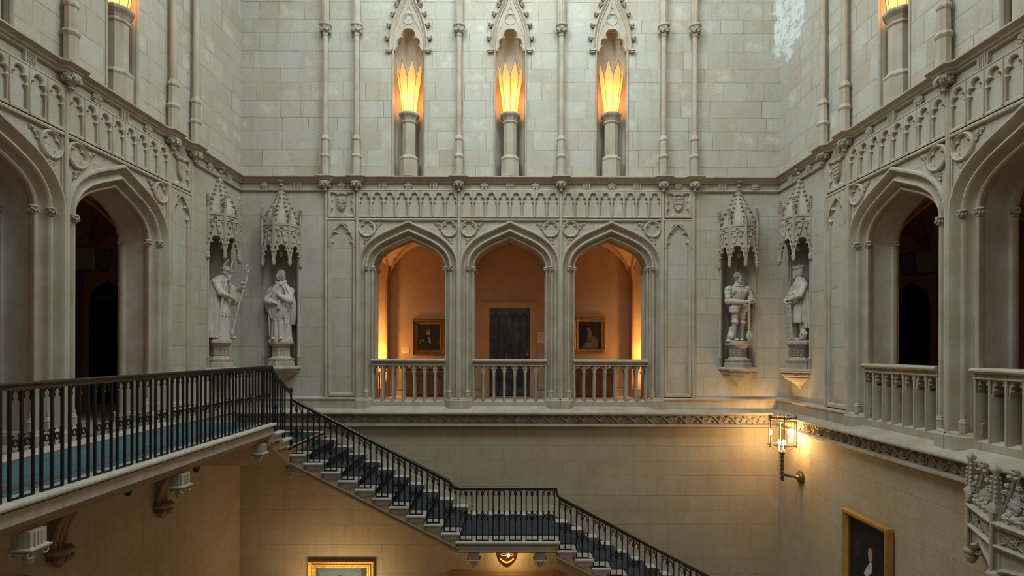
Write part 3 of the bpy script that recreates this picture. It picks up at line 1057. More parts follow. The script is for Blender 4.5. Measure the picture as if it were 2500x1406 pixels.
# ------------------------------------------------------------------ galleries behind the arches
def hrise(t, rise):
    return rise * max(0.0, 1 - abs(t) ** 1.9) ** 0.62
def vault(xs, y0, y1, zs, rise, seg=14):
    """groined plaster vault, one bay between each pair of xs"""
    b = MB()
    for xa, xb in zip(xs, xs[1:]):
        vs, fs = [], []
        for j in range(seg + 1):
            for i in range(seg + 1):
                u, v = 2 * i / seg - 1, 2 * j / seg - 1
                vs.append((xa + (xb - xa) * i / seg, y0 + (y1 - y0) * j / seg, zs + max(hrise(u, rise), hrise(v, rise * .93))))
        for j in range(seg):
            for i in range(seg):
                k = j * (seg + 1) + i
                fs.append((k, k + 1, k + seg + 2, k + seg + 1))
        b.add(vs, fs)
    return b
def vault_ribs(xs, y0, y1, zs, rise, r=.035):
    b = MB()
    for xa, xb in zip(xs, xs[1:]):
        for s in (1, -1):
            pts = []
            for i in range(25):
                u = 2 * i / 24 - 1
                pts.append((xa + (xb - xa) * (u + 1) / 2, y0 + (y1 - y0) * (s * u + 1) / 2, zs + max(hrise(u, rise), hrise(u, rise * .93)) - .01))
            b.tube(pts, r, 6)
        # wall rib against the rear wall
        b.tube([(xa + (xb - xa) * i / 24, y1 - .01, zs + hrise(2 * i / 24 - 1, rise) - .01) for i in range(25)], r * .8, 6)
    for x in xs[1:-1]:
        b.tube([(x, y0 + (y1 - y0) * i / 24, zs + hrise(2 * i / 24 - 1, rise * .93) - .015) for i in range(25)], r * 1.2, 6)
    return b

GY0, GY1 = WT, 2.90
GX = [-5.0, -3.62, -1.22, 1.22, 3.57, 4.95]
GE = len(GX) - 1
b = MB(); b.box(GX[0] - .1, GX[GE] + .1, GY1, GY1 + .1, ZF, 9.9)
structure('wall_gallery_rear', b.mesh('gallery_rear', m_peach, 0), WB)
b = MB(); b.box(GX[0] - .1, GX[0], GY0, GY1, ZF, 9.9)
structure('wall_gallery_left', b.mesh('gallery_side', m_peach, 0), WB)
b = MB(); b.box(GX[GE], GX[GE] + .1, GY0, GY1, ZF, 9.9)
structure('wall_gallery_right', b.mesh('gallery_side', m_peach, 0), WB)
b = MB(); b.box(GX[0] - .1, GX[GE] + .1, .10, GY1 + .1, 4.6, ZF)
structure('floor_gallery', b.mesh('gallery_floor', m_floor, 0), WB)
b = vault(GX, GY0, GY1, 8.30, 1.12)
structure('ceiling_gallery', b.mesh('gallery_vault', m_vault, 25), WB)
b = vault_ribs(GX, GY0, GY1, 8.30, 1.12)
for x in GX[1:-1]:
    b.blob((x, GY1 - .05, 8.25), (.06, .06, .08), .2, 2, 2)
for x in (GX[1], GX[-2]):
    b.box(x - .05, x + .05, GY1 - .16, GY1, ZF, 8.2)
    b.lathe([(.035, ZF), (.035, 8.3)], 8, (x, GY1 - .17, 0))
structure('trim_%d' % tn, b.mesh('gallery_ribs', m_rib, 40), WB); tn += 1
b = MB(); b.box(GX[0], GX[GE], GY1 - .03, GY1, ZF, ZF + .22); b.box(GX[0], GX[GE], GY1 - .045, GY1, ZF + .18, ZF + .22)
structure('baseboard_gallery', b.mesh('gallery_baseboard', m_peach, 0), WB)
def boss_mesh(seed):
    b = MB()
    b.blob((0, 0, 0), (.13, .13, .10), .35, seed, 3)
    for k in range(8):
        a = 2 * pi * k / 8
        b.blob((.13 * cos(a), .13 * sin(a), -.02 + .02 * (k % 2)), (.07, .07, .05), .35, seed + k, 1)
    b.blob((0, -.03, -.12), (.075, .07, .09), .3, seed + 4, 2)
    return b.mesh('vault_boss', m_rib, 50)
for i, (xa, xb) in enumerate(zip(GX[1:-1], GX[2:-1])):
    o = put('vault_boss', boss_mesh(i), None, local(CFG['back'], (xa + xb) / 2 + (.12, .0, -.10)[i], 9.33, (GY0 + GY1) / 2 - .3))
    tag(o, 'carved boss at the crown of the orange vault seen through the %s arch' % ORD_B[i], 'vault boss', 'vault bosses of the rear gallery')

# dark side galleries
for side, sg in (('left', 1), ('right', -1)):
    c = CFG[side]
    xe = 6.88 * sg
    xn = -1.6 * sg
    xs = sorted([xe, 3.72 * sg, 1.24 * sg, xn])
    gy = 4.05
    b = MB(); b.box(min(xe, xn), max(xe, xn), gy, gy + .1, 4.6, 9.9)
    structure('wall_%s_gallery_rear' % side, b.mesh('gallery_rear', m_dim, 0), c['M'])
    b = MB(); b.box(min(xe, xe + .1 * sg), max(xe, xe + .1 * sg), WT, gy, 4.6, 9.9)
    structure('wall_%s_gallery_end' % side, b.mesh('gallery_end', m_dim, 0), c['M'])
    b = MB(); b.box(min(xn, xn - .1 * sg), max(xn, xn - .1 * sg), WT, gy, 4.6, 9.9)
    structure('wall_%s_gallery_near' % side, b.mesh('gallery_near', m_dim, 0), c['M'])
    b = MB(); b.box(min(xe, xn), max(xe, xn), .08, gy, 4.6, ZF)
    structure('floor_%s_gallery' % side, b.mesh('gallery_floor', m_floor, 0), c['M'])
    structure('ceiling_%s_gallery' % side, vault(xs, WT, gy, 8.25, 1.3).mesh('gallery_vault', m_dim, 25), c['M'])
    structure('trim_%d' % tn, vault_ribs(xs, WT, gy, 8.25, 1.3, .05).mesh('gallery_ribs', m_dim, 40), c['M']); tn += 1
    # end-wall door, painted near-black for the shade of a dark doorway
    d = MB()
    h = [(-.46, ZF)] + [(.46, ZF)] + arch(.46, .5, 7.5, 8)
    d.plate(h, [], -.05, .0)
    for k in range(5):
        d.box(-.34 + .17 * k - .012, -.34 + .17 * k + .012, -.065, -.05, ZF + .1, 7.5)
    R = T_((xe - .0 * sg, 3.45, 0)) @ Matrix.Rotation(radians(90 * sg), 4, 'Z')
    dn = 2 if side == 'left' else 3
    R2 = T_((xe, 3.45, 0)) @ Matrix.Rotation(radians(90) * sg, 4, 'Z')
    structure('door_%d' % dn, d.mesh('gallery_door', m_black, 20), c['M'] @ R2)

# ---- oak door in the middle bay
dx0, dx1, dzt = -.615, .575, 7.53
b = MB()
for k, (w, y) in enumerate(((.20, -.10), (.15, -.13), (.07, -.115))):
    b.plate(rect(dx0 - w, dx1 + w, ZF, dzt + w), [rect(dx0, dx1, ZF + .001, dzt)], y, 0, 0, back=False)
door = structure('door_1', b.mesh('door_surround', m_vault, 0), WB @ T_((0, GY1, 0)))
b = MB()
b.plate(rect(dx0, dx1, ZF + .02, dzt), [trefoil(.085, ZF + .25, 7.22, 7.36, dx0 + .17 + .21 * k, 5) for k in range(5)], .0, .05, .012, back=False)
b.box(dx0, dx1, .035, .06, ZF + .02, dzt)
for k in range(6):
    x = dx0 + .065 + .21 * k
    b.lathe([(.016, ZF + .2), (.016, 7.3)], 8, (x, .0, 0))
put('door_leaf', b.mesh('door_leaf', m_oak, 20), door, T_((0, -.085, 0)))
b = MB(); b.lathe([(.03, 0), (.03, .012)], 14, T=Matrix.Rotation(radians(90), 4, 'X')); b.box(-.006, .006, -.03, -.01, -.012, .018)
put('lock_plate', b.mesh('lock_plate', simple('steel', (.55, .6, .62), .35, .6), 30), door, T_((dx1 - .07, -.087, 6.17)))
b = MB(); b.sweep(circ(.035, n=16), rollring(.006, 6), closed=True)
put('ring_handle', b.mesh('ring_handle', m_iron, 40), door, T_((-.02, -.10, 6.42)))

# ------------------------------------------------------------------ balustrades in the arches
b = MB(); b.box(-.905, .905, .0, .30, 4.80, 5.04)
for k in range(7):
    x = -.905 + 1.81 / 7 * (k + .5)
    b.loft([[(x - .10, .0, 5.03), (x + .10, .0, 5.03), (x + .10, .30, 5.03), (x - .10, .30, 5.03)], [(x - .10, .02, 5.045), (x + .10, .02, 5.045), (x + .10, .28, 5.10), (x - .10, .28, 5.10)]])
me_curb = b.mesh('curb', m_stone, 0)
b = MB(); b.sweep([(-.915, 0), (.915, 0)], [(.28, 6.0), (.30, 6.02), (.30, 6.05), (.27, 6.075), (-.03, 6.075), (-.06, 6.05), (-.06, 6.03), (-.02, 6.0)], plane='xy')
b.box(-.905, .905, .02, .26, 5.93, 6.01)
b.lathe([(.016, -.905), (.016, .905)], 8, T=T_((0, .008, 5.93)) @ Matrix.Rotation(radians(90), 4, 'Y'))
me_toprail = b.mesh('top_rail', m_stone, 30)
wb = 1.81 / 7
b = MB()
b.plate(rect(-.905, .905, 5.70, 5.95), [trefoil(wb / 2 - .032, 5.68, 5.765, 5.905, -.905 + wb * (k + .5), 5) for k in range(7)][:0] , .03, .25)
b = MB()
for k in range(7):
    cx = -.905 + wb * (k + .5)
    h = trefoil(wb / 2 - .034, 5.68, 5.775, 5.91, cx, 5)
    o = [(cx - wb / 2, 5.68), h[0]] + h[1:-1] + [h[-1], (cx + wb / 2, 5.68), (cx + wb / 2, 5.95), (cx - wb / 2, 5.95)]
    b.plate(o, [], .04, .24)
me_heads = b.mesh('arcade_heads', m_stone, 30)
b = MB()
b.loft([[(x, y, z) for x, y in ((-.013, -.0), (.013, -.0), (.034, .05), (.034, .2), (.013, .27), (-.013, .27), (-.034, .2), (-.034, .05))] for z in (5.04, 5.72)])
b.lathe([(.017, 5.03), (.017, 5.98)], 8, (0, .002, 0))
me_bal = b.mesh('baluster', m_stone, 40)
bl = Proto('stone_balustrade', 'balustrade').part('top_rail', me_toprail).part('arcade_heads', me_heads).part('curb', me_curb)
for k in range(8):
    bl.part('baluster', me_bal, T_((-.905 + wb * k + (.02 if k == 0 else -.02 if k == 7 else 0), .015, 0)))
for side in ('back', 'right'):
    for i, x in enumerate(CFG[side]['bays']):
        w = {('back', 0): 'below the naval officer portrait', ('back', 1): 'in front of the oak door', ('back', 2): 'below the seated lady portrait',
             ('right', 0): 'in the whole arch of the right wall', ('right', 1): 'at the right photo edge'}[(side, i)]
        bl.place(local(CFG[side], x, 0, .06), 'pierced stone balustrade with seven openings, ' + w, 'gallery balustrades')

# ------------------------------------------------------------------ torch niches and torches
b = MB()
pl = [(-.35, .0), (-.35, .16), (-.14, .40), (.14, .40), (.35, .16), (.35, .0)]
rings = [[(x, y, z) for x, y in pl] for z in (10.52, 13.45)]
for t in (.35, .62, .83, 1.0):
    z = 13.45 + .72 * t
    k = sqrt(max(0.0, 1 - t ** 1.7))
    rings.append([(x * k, y * (.3 + .7 * k), z) for x, y in pl])
vs = [p for r in rings for p in r]
fs = [(i * 6 + j, i * 6 + j + 1, (i + 1) * 6 + j + 1, (i + 1) * 6 + j) for i in range(len(rings) - 1) for j in range(5)]
b.add(vs, fs)
b.add([(x, y, 10.525) for x, y in pl], [tuple(range(6))])
for j in (2, 3):
    b.tube([r[j] for r in rings[:-1]], .012, 5)
me_apse = b.mesh('recess', m_stone2, 12)
b = MB(); b.sweep([(.35, 10.53), (.35, 13.55)], [(-.055, .01), (-.055, -.02), (-.035, -.035), (-.015, -.02), (.0, .02), (.005, .08), (-.04, .1)])
b.sweep([(-.35, 13.55), (-.35, 10.53)], [(-.055, .01), (-.055, -.02), (-.035, -.035), (-.015, -.02), (.0, .02), (.005, .08), (-.04, .1)])
me_jamb = b.mesh('jamb_moulding', m_stone, 40)
bL = MB(); bL.sweep([(.35, 10.53), (.35, 13.6)], [(-.055, .01), (-.055, -.02), (-.035, -.035), (-.015, -.02), (.0, .02), (.005, .08), (-.04, .1)])
me_jr = bL.mesh('jamb_moulding', m_stone, 40)
bL = MB(); bL.sweep([(-.35, 13.6), (-.35, 10.53)], [(-.055, .01), (-.055, -.02), (-.035, -.035), (-.015, -.02), (.0, .02), (.005, .08), (-.04, .1)])
me_jl = bL.mesh('jamb_moulding', m_stone, 40)
OG = bez((.42, 13.62), (.43, 14.05), (.34, 14.35), (.20, 14.62), 10) + bez((.20, 14.62), (.12, 14.78), (.05, 15.0), (.015, 15.35), 8)[1:]
ogee = OG + [(-x, z) for x, z in reversed(OG)]
b = MB(); b.sweep(ogee, [(-.065, .0), (-.065, -.05), (-.03, -.09), (.0, -.06), (.02, -.03), (.045, -.045), (.06, -.02), (.06, .0)])
me_hood = b.mesh('ogee_hood', m_stone, 40)
b = MB()
inn = [(x * .93, z) for x, z in ogee if z < 15.1]
op = trefoil(.30, 13.60, 13.72, 14.13, 0, 8, c1=.80, c2=.40, m=.42)
outer = [(-.42, 13.60)] + op[1:-1][:0]
poly = inn + list(reversed([]))
# tracery plate: ogee outline minus the cusped opening, which runs through its foot
poly = [op[-1]] + [(.40, 13.60)] + [p for p in inn if p[1] > 13.61] + [(-.40, 13.60)] + op[:-1]
holes = [quatrefoil(.115, 0, 14.36), quatrefoil(.04, 0, 14.60, .48, .48, lobes=3, ph=1.57)]
b.plate(poly, holes, -.02, .08, .015)
b.plate([p for p in inn if p[1] > 14.1] + [(-.3, 14.1), (.3, 14.1)], [], .05, .07)
me_gab = b.mesh('tracery_gable', m_stone, 30)
b = MB(); b.sweep(circ(.135, 0, 14.36, 24), [(-.012, -.01), (0, -.035), (.012, -.01)], closed=True)
b.sweep([p for p in reversed(op[1:-1])], [(-.018, .0), (-.018, -.035), (.0, -.045), (.008, -.02), (.008, .04)])
for s_ in (1, -1):
    b.sweep(arc((s_ * .36, 13.78), (s_ * .135, 14.33), -.12 * s_, 8), rollring(.010, 5, 0, -.022))
    b.sweep(arc((s_ * .10, 14.46), (0, 14.95), .12 * s_, 8), rollring(.010, 5, 0, -.022))
me_roll = b.mesh('tracery_rolls', m_stone, 40)
def crocket(seed, r=.05):
    b = MB()
    b.blob((0, 0, 0), (r, r * .8, r * .7), .45, seed, 2, 4)
    b.blob((r * .7, -.01, r * .45), (r * .5, r * .5, r * .45), .4, seed + 1, 1, 4)
    b.blob((-r * .6, -.005, -r * .3), (r * .5, r * .4, r * .4), .4, seed + 2, 1, 4)
    return b
me_cr = crocket(2, .062).mesh('crocket', m_stone2, 50)
b = MB(); b.box(-.075, .075, -.10, .02, -.03, .02); b.box(-.06, .06, -.08, .02, -.06, -.03)
me_stop = b.mesh('label_stop', m_stone, 0)
tnp = Proto('torch_niche', 'niche').part('recess', me_apse).part('jamb_moulding', me_jr).part('jamb_moulding', me_jl).part('ogee_hood', me_hood).part('tracery_gable', me_gab).part('tracery_rolls', me_roll)
for s in (1, -1):
    tnp.part('label_stop', me_stop, T_((s * .48, 0, 13.61)))
    for k, i in enumerate((2, 5, 8, 11, 13, 16)):
        x, z = OG[i]
        tnp.part('crocket', me_cr, T_((s * (x + .095), -.045, z + .02)) @ Matrix.Scale(s, 4, (1, 0, 0)))

b = MB(); b.lathe([(.235, 0), (.235, .40), (.24, .41), (.25, .44), (.24, .47), (.20, .50), (.185, .52), (.175, .53)], 8, ph=pi / 8)
me_tb = b.mesh('pedestal_base', m_stone, 15)
b = MB(); b.lathe([(.165, .50), (.165, 1.32)], 8, ph=pi / 8)
me_ts = b.mesh('pedestal_shaft', m_stone, 15)
b = MB(); b.lathe([(.165, 1.30), (.19, 1.33), (.19, 1.36), (.17, 1.38), (.20, 1.44), (.255, 1.50), (.265, 1.53), (.255, 1.56), (.20, 1.575)], 8, ph=pi / 8)
me_tc = b.mesh('pedestal_cap', m_stone, 15)
def petal():
    b = MB()
    prof = [(0.0, .065), (.42, .088), (.78, .108), (.86, .098), (1.18, .004)]
    lean = .165
    fr, bk = [], []
    for z, w in prof:
        y = -(.155 + lean * (z / 1.18) ** 1.15)
        fr += [(-w, y, z), (w, y, z)]
        bk += [(-w, y + .006, z), (w, y + .006, z)]
    n = len(fr)
    vs = fr + bk
    fs = []
    for i in range(len(prof) - 1):
        a = 2 * i
        fs.append((a, a + 1, a + 3, a + 2))
        fs.append((n + a, n + a + 2, n + a + 3, n + a + 1))
        fs.append((a, a + 2, n + a + 2, n + a))
        fs.append((a + 1, n + a + 1, n + a + 3, a + 3))
    b.add(vs, fs)
    return b.mesh('glass_petal', m_amber, 0)
me_pet = petal()
b = MB()
for s in (-1, 1):
    b.tube([(s * w, -(.155 + .165 * (z / 1.18) ** 1.15) - .002, z) for z, w in [(0.0, .065), (.42, .088), (.78, .108), (.86, .098), (1.18, .004)]], .0045, 4)
me_lead = b.mesh('leading', simple('lead', (.06, .04, .025), .5, .5), 0)
b = MB(); b.lathe([(.02, 0), (.02, .1), (.045, .16), (.055, .22), (.04, .3), (.01, .33)], 12)
me_tbulb = b.mesh('bulb', m_bulb, 40)
torch = Proto('torch_lamp', 'lamp').part('pedestal_base', me_tb).part('pedestal_shaft', me_ts).part('pedestal_cap', me_tc).part('bulb', me_tbulb, T_((0, 0, 1.6)))
for k in range(8):
    torch.part('glass_petal', me_pet, T_((0, 0, 1.58)) @ Matrix.Rotation(2 * pi * k / 8 + pi / 8, 4, 'Z'), [('leading', me_lead, I4)])
for side, c in CFG.items():
    for i, x in enumerate(c['bays']):
        w = {('back', 0): 'left of the three on the back wall', ('back', 1): 'middle of the three on the back wall', ('back', 2): 'right of the three on the back wall',
             ('left', 0): 'on the left wall, nearest the corner', ('left', 1): 'on the left wall, cut by the photo edge', ('right', 0): 'on the right wall, nearest the corner', ('right', 1): 'on the right wall, cut by the photo edge'}[(side, i)]
        tnp.place(local(c, x), 'tall stone torch niche with ogee hood, ' + w, 'torch niches of the upper wall')
        torch.place(local(c, x, 10.525, .09), 'glowing amber torch lamp on stone pedestal, ' + w, 'torch lamps in the niches')
        p = (c['M'] @ Vector((x, .09, 10.525 + 1.98)))
        light('torch_bulb', 'POINT', p, TORCH_W, AMBER, rad=0.09)

# ------------------------------------------------------------------ statue niches with canopies
b = MB()
pl = [(-.435, -.004), (-.40, .02), (-.17, .36), (.17, .36), (.40, .02), (.435, -.004)]
vs = [(x, y, z) for z in (5.9, 8.86) for x, y in pl]
b.add(vs, [(j, j + 1, 7 + j, 6 + j) for j in range(5)])
b.add([(x, y, 5.905) for x, y in pl], [tuple(range(6))])
for x, y in pl[1:5]:
    b.lathe([(.016, 5.9), (.016, 8.7)], 6, (x * .97, y * .95, 0))
me_sapse = b.mesh('recess', m_stone2, 12)
b = MB(); b.lathe([(.03, 5.9), (.03, 6.12), (.036, 6.13), (.03, 6.16), (.02, 6.18), (.02, 8.40)], 8)
me_sshaft = b.mesh('side_shaft', m_stone, 40)
half = dict(seg=4, a0=pi, a1=2 * pi)
b = MB()
b.lathe([(.02, 5.44), (.05, 5.48), (.09, 5.55)], 8, (0, 0, 0), **{k: v for k, v in half.items() if k != 'seg'})
b.lathe([(.08, 5.53), (.20, 5.60), (.34, 5.68), (.36, 5.70), (.36, 5.72), (.40, 5.75), (.43, 5.82), (.47, 5.835), (.48, 5.87), (.46, 5.905)], c=(0, 0, 0), **half)
for k in range(4):
    a0 = pi + pi / 4 * k
    p0, p1 = Vector((.405 * cos(a0), .405 * sin(a0), 0)), Vector((.405 * cos(a0 + pi / 4), .405 * sin(a0 + pi / 4), 0))
    for q in range(7):
        p = p0.lerp(p1, (q + .5) / 7)
        b.blob((p.x, p.y, 5.785), (.026, .026, .026), .5, q + k * 7, 1)
me_bracket = b.mesh('corbel_shelf', m_stone, 20)
# canopy: four faces of a half octagon with a corner at the front
RC = .45
V5 = [Vector((RC * cos(pi + pi / 4 * k), RC * sin(pi + pi / 4 * k), 0)) for k in range(5)]
FW = (V5[1] - V5[0]).length
def face_M(k):
    a, c2 = V5[k], V5[k + 1]
    m = (a + c2) / 2
    d = (c2 - a).normalized()
    ang = atan2(d.y, d.x)
    return T_((m.x, m.y, 0)) @ Matrix.Rotation(ang, 4, 'Z')
hw = FW / 2
b = MB()
op = trefoil(hw - .03, 8.40, 8.56, 8.80, 0, 6, c1=.72, c2=.34, m=.42)
poly = [(-hw, 8.40)] + op + [(hw, 8.40), (hw, 9.12), (-hw, 9.12)]
b.plate(poly, [rect(-hw + .035, -hw + .075, 8.95, 9.09), rect(hw - .075, hw - .035, 8.95, 9.09)], -.015, .03, .008)
b.box(-hw + .02, hw - .02, .008, .028, 8.92, 9.11)
OGF = bez((hw - .01, 8.42), (hw - .02, 8.66), (.06, 8.78), (.012, 9.10), 10)
b.sweep(OGF + [(-x, z) for x, z in reversed(OGF)], [(-.018, -.01), (-.018, -.035), (0, -.045), (.018, -.03), (.018, -.01)])
for k, i in enumerate((3, 5, 7, 9)):
    for s in (1, -1):
        x, z = OGF[i]
        b.blob((s * (x + .03), -.035, z + .01), (.024, .02, .022), .45, k, 1)
b.blob((0, -.04, 9.12), (.035, .025, .03), .4, 5, 1)
me_cface = b.mesh('ogee_face', m_stone2, 35)
b = MB()
band = [(9.12, RC), (9.14, RC + .03), (9.16, RC + .03), (9.165, RC + .005), (9.25, RC + .005), (9.255, RC + .025), (9.28, RC + .025), (9.285, RC - .02)]
b.lathe([(r, z) for z, r in band], c=(0, 0, 0), **half)
for k in range(4):
    p0, p1 = V5[k] * 1.02, V5[k + 1] * 1.02
    for q in range(5):
        p = p0.lerp(p1, (q + .5) / 5)
        b.box(p.x - .015, p.x + .015, p.y - .015, p.y + .015, 9.28, 9.305)
    m = (p0 + p1) / 2
    b.blob((m.x, m.y, 9.205), (.05, .03, .025), .45, k, 1)
me_cband = b.mesh('canopy_band', m_stone2, 25)
RS = [(9.28, .40), (9.40, .385), (9.52, .345), (9.64, .285), (9.75, .22), (9.86, .16), (9.97, .115), (10.08, .08), (10.2, .055), (10.30, .045)]
b = MB()
b.lathe([(r, z) for z, r in RS], c=(0, 0, 0), **half)
for k in range(1, 4):
    dv = V5[k].normalized()
    b.tube([(dv.x * r, dv.y * r, z) for z, r in RS], .017, 6)
    for i in range(1, 9):
        z, r = RS[i]
        rr = max(.020, .042 - .003 * i)
        b.blob((dv.x * (r + rr * .7), dv.y * (r + rr * .7), z), (rr, rr, rr * .8), .5, i + 10 * k, 1)
for s in (1, -1):
    b.tube([(s * r, -.015, z) for z, r in RS], .017, 6)
    for i in range(1, 9):
        z, r = RS[i]
        rr = max(.020, .044 - .003 * i)
        b.blob((s * (r + rr * .7), -.02, z), (rr, rr, rr * .8), .5, i + 60, 1)
for k in range(4):                       # inner moulded frame of each roof face
    a, c2 = V5[k].normalized(), V5[k + 1].normalized()
    for t in (.22, .78):
        b.tube([tuple((a.lerp(c2, t) * r * 1.0)[:2]) + (z,) for z, r in RS[:7]], .010, 5)
me_croof = b.mesh('ogee_roof', m_stone2, 35)
b = MB(); b.lathe([(.045, 10.28), (.055, 10.30), (.035, 10.33), (.03, 10.38), (.06, 10.40), (.03, 10.43), (.035, 10.47), (.012, 10.52)], 8, (0, -.05, 0))
for k in range(6):
    a = 2 * pi * k / 6
    b.blob((.055 * cos(a), -.05 + .055 * sin(a), 10.40), (.034, .034, .034), .45, k, 1)
    b.blob((.03 * cos(a + .5), -.05 + .03 * sin(a + .5), 10.47), (.022, .022, .025), .45, k, 1)
me_cfin = b.mesh('finial', m_stone2, 45)
b = MB(); b.box(-.022, .022, -.022, .022, 8.40, 9.40)
b.lathe([(.03, 9.38), (.034, 9.40), (.024, 9.43), (.018, 9.66), (.034, 9.68), (.03, 9.71), (.005, 9.74)], 4, ph=pi / 4)
for k in range(5):
    for a in range(4):
        b.blob((.026 * cos(a * pi / 2), .026 * sin(a * pi / 2), 9.44 + .05 * k), (.012, .012, .012), .3, k, 1)
b.lathe([(.012, 8.28), (.034, 8.30), (.046, 8.33), (.04, 8.36), (.05, 8.39), (.05, 8.41), (.02, 8.43)], 8)
me_cpin = b.mesh('pinnacle', m_stone2, 30)
can = Proto('statue_niche', 'niche').part('recess', me_sapse).part('corbel_shelf', me_bracket).part('canopy_band', me_cband).part('ogee_roof', me_croof).part('finial', me_cfin)
for s in (1, -1):
    can.part('side_shaft', me_sshaft, T_((s * .43, -.01, 0)))
for k in range(4):
    can.part('ogee_face', me_cface, face_M(k))
for k in range(5):
    v = V5[k] * 1.03
    can.part('pinnacle', me_cpin, T_((v.x, v.y - (.02 if k in (0, 4) else 0), 0)))
# soffit vault inside the canopy head
b = MB(); b.lathe([(.43, 8.86), (.36, 9.0), (.05, 9.08)], c=(0, 0, 0), **half); b.lathe([(.02, 8.55), (.05, 8.6), (.045, 8.66), (.02, 8.7), (.02, 8.95)], 8, (0, -.05, 0))
can.part('canopy_vault', b.mesh('canopy_vault', m_stone2, 20))

def pedestal(arc_panels):
    b = MB()
    b.lathe([(.33, 0), (.33, .10), (.30, .11), (.31, .15), (.27, .19), (.245, .20), (.22, .24), (.20, .26), (.20, .44), (.215, .45), (.215, .47), (.25, .50), (.26, .53), (.30, .545), (.30, .60), (.28, .63)], 8, ph=0)
    b2 = MB()
    b3 = MB()
    for k in range(8):
        M = Matrix.Rotation(pi / 8 + pi / 4 * k, 4, 'Z') @ T_((.186, 0, 0)) @ Matrix.Rotation(pi / 2, 4, 'Z')
        q = MB()
        if arc_panels:
            q.plate(rect(-.072, .072, .265, .435), [trefoil(.024, .275, .36, .415, s * .033, 4) for s in (-1, 1)], -.012, .0, .004, back=False)
        else:
            for j in range(9):
                q.blob(((j % 3 - 1) * .045 + random.uniform(-.01, .01), -.004, .30 + .05 * (j // 3)), (.026, .014, .024), .5, j + k * 9, 1)
        b2.merge(q, M)
        q = MB()
        for j in range(5):
            q.blob(((j - 2) * .042, -.0, .165), (.022, .016, .02), .5, j + k * 5, 1)
        b3.merge(q, Matrix.Rotation(pi / 8 + pi / 4 * k, 4, 'Z') @ T_((.275, 0, 0)) @ Matrix.Rotation(pi / 2, 4, 'Z'))
    return Proto('statue_pedestal', 'pedestal').part('block', b.mesh('block', m_stone, 20)).part('carved_panels', b2.mesh('carved_panels', m_stone2, 35)).part('carved_band', b3.mesh('carved_band', m_stone2, 60))
random.seed(4)
WHO = {('back', 0): ('priest', 'left end of the back wall'), ('back', 1): ('knight', 'right end of the back wall'), ('left', 0): ('bishop', 'left wall'), ('right', 0): ('king', 'right wall')}
PED = {True: pedestal(True), False: pedestal(False)}
for side, c in CFG.items():
    for i, x in enumerate(c['niches']):
        who, w = WHO[(side, i)]
        can.place(local(c, x), 'canopied niche with spire over the %s statue, %s' % (who, w), 'canopied statue niches')
        PED[side == 'left' or (side == 'back' and i == 0)].place(local(c, x, 5.905, -.02), 'carved octagonal stone pedestal under the %s statue' % who, 'statue pedestals')

# ------------------------------------------------------------------ statues (front is -y, feet at z 0)
def robe(b, secs, seg=56, front=None):
    """stacked folded rings: (z, cx, cy, rx, ry, fold depth, folds, phase); front = (depth, width) opens a channel at the front"""
    rings = []
    for z, cx, cy, rx, ry, fa, fn, ph in secs:
        r = []
        for i in range(seg):
            a = 2 * pi * i / seg
            k = 1 + fa * (sin(fn * a + ph) * .6 + .4 * sin((fn * 1.7) // 1 * a + ph * 2.3 + z * 2))
            if front:
                da = (a + pi / 2 + pi) % (2 * pi) - pi
                k *= 1 - front[0] * math.exp(-(da / front[1]) ** 4)
            r.append((cx + rx * k * cos(a), cy + ry * k * sin(a), z))
        rings.append(r)
    b.loft(rings)
def limb(b, pts, rad, seg=12):
    out, rr = [], []
    for i in range(len(pts) - 1):
        p, q = Vector(pts[i]), Vector(pts[i + 1])
        for k in range(4):
            out.append(p.lerp(q, k / 4))
            rr.append(rad[i] + (rad[i + 1] - rad[i]) * k / 4)
    out.append(Vector(pts[-1])); rr.append(rad[-1])
    b.tube(out, rr, seg)
    for p, r in zip(pts, rad):
        b.blob(p, r * .99, sub=2)
def basis(x, y, z):
    return Matrix((x, y, z)).transposed()
def hand(b, wrist, d, n, side=1, curl=.9):
    w, d, n = Vector(wrist), Vector(d).normalized(), Vector(n)
    n = (n - d * n.dot(d)).normalized()
    s = d.cross(n) * side
    b.blob(w + d * .045, (.05, .042, .018), rot=basis(d, s, n), sub=2)
    for i, L in enumerate((.078, .088, .083, .066)):
        base = w + d * .08 + s * (.030 - .02 * i)
        p, dirv, pts = base.copy(), d.copy(), [w + d * .05 + s * (.028 - .018 * i), base]
        for j in range(3):
            ang = curl * (.35 + .45 * j) + .04 * i
            dirv = (d * cos(ang) + n * sin(ang)).normalized()
            p = p + dirv * L / 3
            pts.append(p.copy())
        b.tube(pts, [.011, .011, .0105, .0095, .008], 8)
    t0 = w + d * .025 + s * .032
    b.tube([t0, t0 + d * .025 + s * .028, t0 + d * .055 + s * .030 + n * .012, t0 + d * .08 + s * .02 + n * .02], [.014, .0125, .011, .009], 8)
